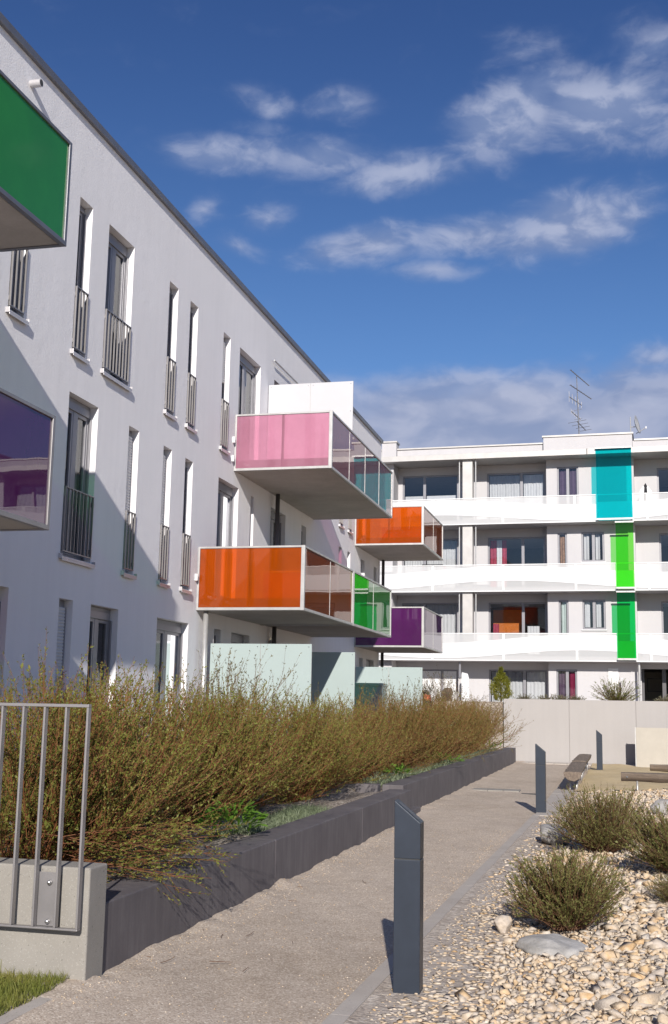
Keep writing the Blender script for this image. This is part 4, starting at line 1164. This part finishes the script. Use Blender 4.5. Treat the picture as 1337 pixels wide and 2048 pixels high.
for (x, y, p, s, r, lab) in HEDGE:
    o = protos[p] if p not in used else copy_tree(protos[p])
    used.add(p)
    o.location = (x, y, .38); o.scale = (s, s, s * .91); o.rotation_euler = (0, 0, r if p in () else [0, .25, -.25, .4, -.4, .15, .3, -.3, .1, -.1, .2, 0][HEDGE.index((x, y, p, s, r, lab))])
    tag(o, lab, 'shrub', 'willow shrubs planted in a row in the planter')
# drooping shoots at the near end of the planter belong to the first shrub
def droop():
    rng = np.random.default_rng(5); n = 46
    base = np.stack([rng.uniform(.25, .75, n), rng.uniform(-.7, .5, n), rng.uniform(.12, .45, n)], -1)
    d = np.stack([rng.uniform(.7, 1.0, n), rng.uniform(.2, .9, n), rng.uniform(-.15, .25, n)], -1); d /= np.linalg.norm(d, axis=1, keepdims=True)
    st = polylines(base, d, rng.uniform(.45, .95, n), 7, np.tile([0, 0, -.25], (n, 1)), rng, .06)
    v, f = tubes(st, np.full(n, .0045), np.full(n, .0014))
    i = np.repeat(np.arange(n), 6); k = rng.integers(1, 6, len(i)); bp = st[i, k]; dd = st[i, k + 1] - st[i, k]; dd /= np.linalg.norm(dd, axis=1, keepdims=True)
    dd = dd + rng.normal(0, .4, dd.shape); dd /= np.linalg.norm(dd, axis=1, keepdims=True)
    tw = polylines(bp, dd, rng.uniform(.1, .3, len(i)), 5, np.tile([0, 0, .1], (len(i), 1)), rng, .05)
    v2, f2 = tubes(tw, np.full(len(i), .002), np.full(len(i), .001))
    la, lf = leaves_on(tw, 14, .021, rng); lb, lg = leaves_on(st[:, 2:], 12, .021, rng)
    e = protos[0]
    link('drooping_twigs', np_mesh('drooping_twigs', np.concatenate([v, v2]), np.concatenate([f, f2 + len(v)]), 'willow_twig'), e)
    link('drooping_leaves', np_mesh('drooping_leaves', np.concatenate([la, lb]), np.concatenate([lf, lg + len(la)]), 'willow_leaf'), e)
droop()
# greyer, taller shrub in front of the first mint screen, and one on the far terrace side
gs = shrub_obj('grey_shrub', willow(31, 70, .42, 1.75, (.05, .0, 0), 7, 12, .034, .35), 'dwarf_twig', 'grey_leaf')
gs.location = (1.45, 17.4, .36); gs.scale = (1.02, 1.02, 1.06); tag(gs, 'taller grey green shrub rising above the hedge before the first mint screen', 'shrub', 'grey shrubs behind the hedge')
g2 = copy_tree(gs); g2.location = (2.0, 27.4, .4); g2.rotation_euler = (0, 0, 2); g2.scale = (1, 1, .98); tag(g2, 'sparse grey shrub in front of the farthest mint screen', 'shrub', 'grey shrubs behind the hedge')
g3 = copy_tree(gs); g3.location = (1.35, 40.1, 1.0); g3.rotation_euler = (0, 0, 4); g3.scale = (1.15, 1.15, .95); tag(g3, 'grey green shrub on the far terrace beside the orange plant box', 'shrub', 'grey shrubs behind the hedge')

# round dwarf shrubs among the stones
def dwarf(seed, R_, H, n=560, leaf=.019):
    rng = np.random.default_rng(seed)
    az = rng.uniform(0, 6.283, n); til = np.arccos(rng.uniform(.22, 1, n)) * .98
    d = np.stack([np.sin(til) * np.cos(az), np.sin(til) * np.sin(az), np.cos(til)], -1)
    base = np.stack([rng.normal(0, .05, n), rng.normal(0, .05, n), rng.uniform(0, .03, n)], -1)
    L = (R_ * np.sin(til) + H * np.cos(til)) * rng.uniform(.7, 1.08, n)
    st = polylines(base, d, L, 6, np.tile([0, 0, .32], (n, 1)) + rng.normal(0, .12, (n, 3)), rng, .05)
    v, f = tubes(st, np.full(n, .0032), np.full(n, .0012))
    i = np.repeat(np.arange(n), 4); k = rng.integers(1, 5, len(i)); bp = st[i, k]; dd = st[i, k + 1] - st[i, k]; dd /= np.linalg.norm(dd, axis=1, keepdims=True)
    dd = dd + rng.normal(0, .3, dd.shape) + np.array([0, 0, .2]); dd /= np.linalg.norm(dd, axis=1, keepdims=True)
    tw = polylines(bp, dd, rng.uniform(.06, .17, len(i)) * H / .62, 4, np.tile([0, 0, .2], (len(i), 1)), rng, .05)
    v2, f2 = tubes(tw, np.full(len(i), .0016), np.full(len(i), .0008))
    la, lf = leaves_on(tw, 16, leaf, rng, .1, .30, .55); lb, lg = leaves_on(st[:, 2:], 12, leaf, rng, .3, .26, .55)
    return np.concatenate([v, v2]), np.concatenate([f, f2 + len(v)]), np.concatenate([la, lb]), np.concatenate([lf, lg + len(la)])
grp = 'round dwarf shrubs among the stones'
d1 = shrub_obj('dwarf_shrub', dwarf(41, .43, .52), 'dwarf_twig', 'dwarf_leaf'); d1.location = (6.87, 9.50, .04); d1.scale = (.96, .96, .93); tag(d1, 'round olive dwarf shrub nearest the camera, behind the flat grey boulder', 'shrub', grp)
d2 = shrub_obj('dwarf_shrub', dwarf(42, .54, .62), 'dwarf_twig', 'dwarf_leaf'); d2.location = (7.06, 14.5, .05); tag(d2, 'larger round olive dwarf shrub in front of the sand pit', 'shrub', grp)
d3 = copy_tree(d1); d3.location = (7.86, 12.6, .08); d3.rotation_euler = (0, 0, 2); d3.scale = (1.15, 1.15, 1.1); tag(d3, 'round dwarf shrub cut off by the right edge of the picture', 'shrub', grp)
d4 = copy_tree(d2); d4.location = (7.82, 10.75, .06); d4.rotation_euler = (0, 0, 1); d4.scale = (.55, .55, .38); tag(d4, 'small low dwarf shrub at the right edge, nearer than the others there', 'shrub', grp)

# broad-leaved plants in the planter: leaf by leaf for the near one
def leaf_mesh():
    mb = MB(); L = 7; prof = [0, .55, .85, 1, .9, .6, 0]
    for k in range(L):
        u = k / (L - 1); z = .30 * math.sin(u * 2.0) * .5; w = prof[k] * .16
        mb.v += [(u, -w, z + .03 * prof[k]), (u, 0, z), (u, w, z + .03 * prof[k])]
    for k in range(L - 1):
        q = 3 * k; mb.f += [(q, q + 3, q + 4, q + 1), (q + 1, q + 4, q + 5, q + 2)]
    m = mb.mesh('leaf'); m.materials.append(MATS['broad_leaf'])
    for p in m.polygons: p.use_smooth = True
    return m
LM = leaf_mesh()
def broad_plant(loc, n, R_, size, label, seed, H=.22):
    rng = random.Random(seed); e = tag(empty('broad_leaved_plant', loc), label, 'plant', 'broad-leaved plants in the planter')
    for k in range(n):
        a = rng.uniform(0, 6.283); r = R_ * math.sqrt(rng.random()) * .9; h = H * (1 - (r / R_) ** 2 * .65) * rng.uniform(.45, 1)
        o = link('leaf', LM, e); o.location = (r * math.cos(a), r * math.sin(a) * 1.1, h)
        o.rotation_euler = (rng.uniform(-.4, .4), rng.uniform(-.75, .25), a + rng.uniform(-.7, .7)); s = size * rng.uniform(.7, 1.15); o.scale = (s, s, s)
    return e
broad_plant((3.62, 10.98, .42), 210, .31, .115, 'bright green broad-leaved plant at the planter edge nearest the camera', 1, .36)
broad_plant((3.50, 20.2, .50), 70, .26, .13, 'bright green broad-leaved plant just past the step in the planter edge', 2, .2)
broad_plant((3.46, 25.6, .50), 60, .42, .16, 'broad-leaved plant halfway along the far planter edge', 3, .2)
broad_plant((3.44, 34.6, .50), 40, .40, .17, 'broad-leaved plant near the end of the planter by the beige wall', 4, .25)
so1 = blades(4200, (3.25, 3.75), (11.3, 14.6), soil_z, .075, .004, 'silver_grass', 'silver_ground_cover', .7)
tag(so1, 'silvery green ground cover along the near planter edge', 'ground cover', kind='stuff')
so2 = blades(2600, (3.1, 3.58), (18.8, 36.5), lambda x, y: soil_z(x, y) + .05, .10, .007, 'silver_grass', 'silver_ground_cover', .7)
tag(so2, 'silvery green ground cover along the far planter edge', 'ground cover', kind='stuff')

# far terrace plants
def cone_tree():
    rng = np.random.default_rng(61); e = tag(empty('conifer', (3.25, 40.2, 1.93)), 'small yellow green conifer at the left end of the beige wall', 'conifer')
    MB().tube([(0, 0, 0), (0, 0, .8)], .03, 8, .012).build('trunk', 'bark_wood', e)
    n = 2600; h = rng.uniform(.0, 1, n) ** .8; R_ = .36 * (np.sin(np.clip(h * 1.02 + .12, 0, 1) * math.pi) ** .7) * (1 - .35 * h); a = rng.uniform(0, 6.283, n)
    rr = R_ * np.sqrt(rng.uniform(.25, 1, n)) * (1 + .22 * np.sin(a * 3 + h * 11))
    p = np.stack([rr * np.cos(a), rr * np.sin(a), h * 1.08], -1)
    d = np.stack([np.cos(a) * .6, np.sin(a) * .6, np.ones(n)], -1); d /= np.linalg.norm(d, axis=1, keepdims=True)
    st = polylines(p, d, rng.uniform(.05, .13, n), 3, np.zeros((n, 3)), rng, .15); la, lf = leaves_on(st, 5, .038, rng, 0, .4, .5)
    link('crown', np_mesh('crown', la, lf, 'conifer_leaf'), e)
cone_tree()
def rush(loc, label, n, R_, H, mat='rush_leaf', cat='plant', group=None, seed=71):
    rng = np.random.default_rng(seed); e = tag(empty('leafy_clump', loc), label, cat, group)
    az = rng.uniform(0, 6.283, n); til = np.arccos(rng.uniform(.1, 1, n)); d = np.stack([np.sin(til) * np.cos(az), np.sin(til) * np.sin(az), np.cos(til)], -1)
    L = (R_ * np.sin(til) + H * np.cos(til)) * rng.uniform(.7, 1.1, n)
    st = polylines(rng.normal(0, .05, (n, 3)) * [1, 1, 0], d, L, 6, np.tile([0, 0, .3], (n, 1)), rng, .08)
    v, f = tubes(st, np.full(n, .004), np.full(n, .002)); la, lf = leaves_on(st, 16, .05, rng, .2, .25, .6)
    link('stems', np_mesh('stems', v, f, 'dwarf_twig'), e); link('leaves', np_mesh('leaves', la, lf, mat), e)
    return e
rush((7.05, 40.0, 1.93), 'wide bushy green plant on top of the beige wall at the right', 260, .78, .58)
for k, (x, hh) in enumerate(((4.1, .10), (4.7, .12), (5.25, .13), (5.8, .09), (8.6, .13))):
    rush((x, 39.75, 1.93), ['dry low plant on the beige wall next to the conifer', 'dry low plant on the beige wall below the sheer curtained window', 'dry low plant on the beige wall below the wine red curtain',
         'dry low plant on the beige wall left of the wide bushy plant', 'dry low plant on the beige wall right of the wide bushy plant'][k], 60, .34, hh, 'grey_leaf', 'plant', 'dry plants along the wall top', 80 + k)
pt = tag(empty('plant_box', (.03, 44, .921)), 'orange plant box with a dark upright plant beside the mint screen', 'planter')
MB().box(-.17, .17, -.15, .15, .62, 1.27).build('box', 'pot_orange', pt, .01)
MB().box(-.2, .2, -.2, .2, 0, .62).build('plinth', 'light_concrete', pt, .01)
e = rush((.03, 44, 2.15), 'dark upright plant growing in the orange plant box', 60, .14, .62, 'dark_leaf', 'plant', None, 91)
rp = tag(empty('round_pot', (.95, 43.4, .921)), 'round brown pot on the far terrace left of the white divider', 'pot')
def lathe(prof, n=20):
    mb = MB()
    for r, z in prof:
        for k in range(n): mb.v.append((r * math.cos(6.2832 * k / n), r * math.sin(6.2832 * k / n), z))
    for q in range(len(prof) - 1):
        for k in range(n):
            k2 = (k + 1) % n; mb.f.append((q * n + k, q * n + k2, (q + 1) * n + k2, (q + 1) * n + k))
    mb.f.append(tuple(range(n))[::-1])
    return mb
lathe([(.10, 0), (.16, .2), (.17, 1.05), (.14, 1.18), (.19, 1.25), (.2, 1.36), (.15, 1.48), (.02, 1.52)]).build('body', 'bark_wood', rp, smooth=True)

# ================================================================== BOLLARDS
def bollard(loc, rz, label, H=1.137, w=.162, d=.145):
    e = tag(empty('path_bollard', loc, rz), label, 'bollard', 'grey bollards along the path')
    MB().box(0, w, 0, d, -.2, .786).build('body', 'bollard_paint', e, .004)
    hd = MB().prism([(0, .792), (w, .792), (w, 1.005), (0, H)], 'y', 0, d).build('head', 'bollard_paint', e, .004)
    MB().box(.004, w - .004, .004, d - .004, .784, .794).build('joint', 'dark_slot', e)
    # sloping lens on the cut top
    n = Vector((-(1.005 - H), 0, w)).normalized()
    p = lambda u, yy, o: (u * w + n.x * o, yy, H + (1.005 - H) * u + n.z * o)
    m = MB(); q = [p(.12, .03, .0015), p(.88, .03, .0015), p(.88, d - .03, .0015), p(.12, d - .03, .0015)]
    m.quad(*q); m.build('lens_cover', 'frame_dark', hd)
    return e
bollard((5.950, 7.22, 0), .02, 'nearest dark grey bollard with slanted top, large in the foreground')
bollard((5.868, 20.0, 0), -.02, 'middle dark grey bollard between the path and the round shrubs')
bollard((6.525, 34.42, .02), -.02, 'farthest dark grey bollard, standing behind the log bench')

# ================================================================== LOG BENCHES
def log(L, w, h, seed):
    """half log with a flat sawn top, along y"""
    rng = random.Random(seed); mb = MB(); n = 13; K = 16
    for k in range(K + 1):
        yy = L * k / K; s = 1 + .05 * math.sin(k * 1.7 + seed) + rng.uniform(-.015, .015)
        if k in (0, K): s *= .97
        ring = []
        for a in range(n):
            t = math.pi * a / (n - 1); mb.v.append((math.cos(t) * w / 2 * s, yy, -math.sin(t) * h * s * (1 + .04 * math.sin(a * 2.3 + seed))))
        mb.v.append((-w * .2, yy, .012 + rng.uniform(-.004, .004))); mb.v.append((w * .2, yy, .012 + rng.uniform(-.004, .004)))
    m = n + 2
    for k in range(K):
        for a in range(m):
            b_ = (a + 1) % m; mb.f.append((k * m + a, k * m + b_, (k + 1) * m + b_, (k + 1) * m + a))
    mb.f.append(tuple(range(m))[::-1]); mb.f.append(tuple(K * m + a for a in range(m)))
    return mb
def bench(loc, rz, L, label, w=.37, h=.18, z=.41, posts=(.35,), seed=1, bolts=False):
    e = tag(empty('log_bench', loc, rz), label, 'bench', 'half-log benches round the sand pit')
    o = log(L, w, h, seed).build('seat', 'log_wood', e, .008, smooth=False); o.location = (0, 0, z)
    for p in (*posts, L - .5):
        for sx in (-.07, .07):
            MB().tube([(sx, p, -.1), (sx, p, z - h * .9)], .020, 10).build('leg', 'galvanised', e, smooth=True)
        if bolts: MB().tube([(w * .40, p - .2, z - .07), (w * .46, p - .2, z - .07)], .02, 10).build('bolt', 'bolt_steel', e)
    return e
bench((6.24, 25.45, 0), .012, 5.2, 'near half-log bench running along the left edge of the sand pit', seed=2)
bench((6.17, 30.80, 0), .0, 4.9, 'far half-log bench in line behind the one along the sand pit edge', seed=5, z=.42)
bench((7.23, 25.05, 0), -math.pi / 2, 4.0, 'half-log bench across the front of the sand pit at the right edge', w=.34, h=.17, z=.455, posts=(.32,), seed=3, bolts=True)
bench((7.90, 30.0, 0), -math.pi / 2, 3.5, 'half-log bench behind the front one at the right side of the sand pit', w=.32, h=.16, z=.42, posts=(.5,), seed=4)

# dry fallen twigs on the path
def debris():
    rng = np.random.default_rng(77); n = 12
    b = np.stack([4.15 + np.abs(rng.normal(0, .45, n)), rng.uniform(6.9, 11.5, n), np.full(n, .018)], -1)
    a = rng.uniform(0, 6.283, n); d = np.stack([np.cos(a), np.sin(a), np.zeros(n)], -1)
    st = polylines(b, d, rng.uniform(.04, .26, n), 5, np.stack([rng.normal(0, .5, n), rng.normal(0, .5, n), np.zeros(n)], -1), rng, .0)
    v, f = tubes(st, np.full(n, .003), np.full(n, .0015))
    tag(link('fallen_twigs', np_mesh('fallen_twigs', v, f, 'dwarf_twig')), 'dry fallen willow twigs strewn on the path by the planter', 'twigs', kind='stuff')
debris()
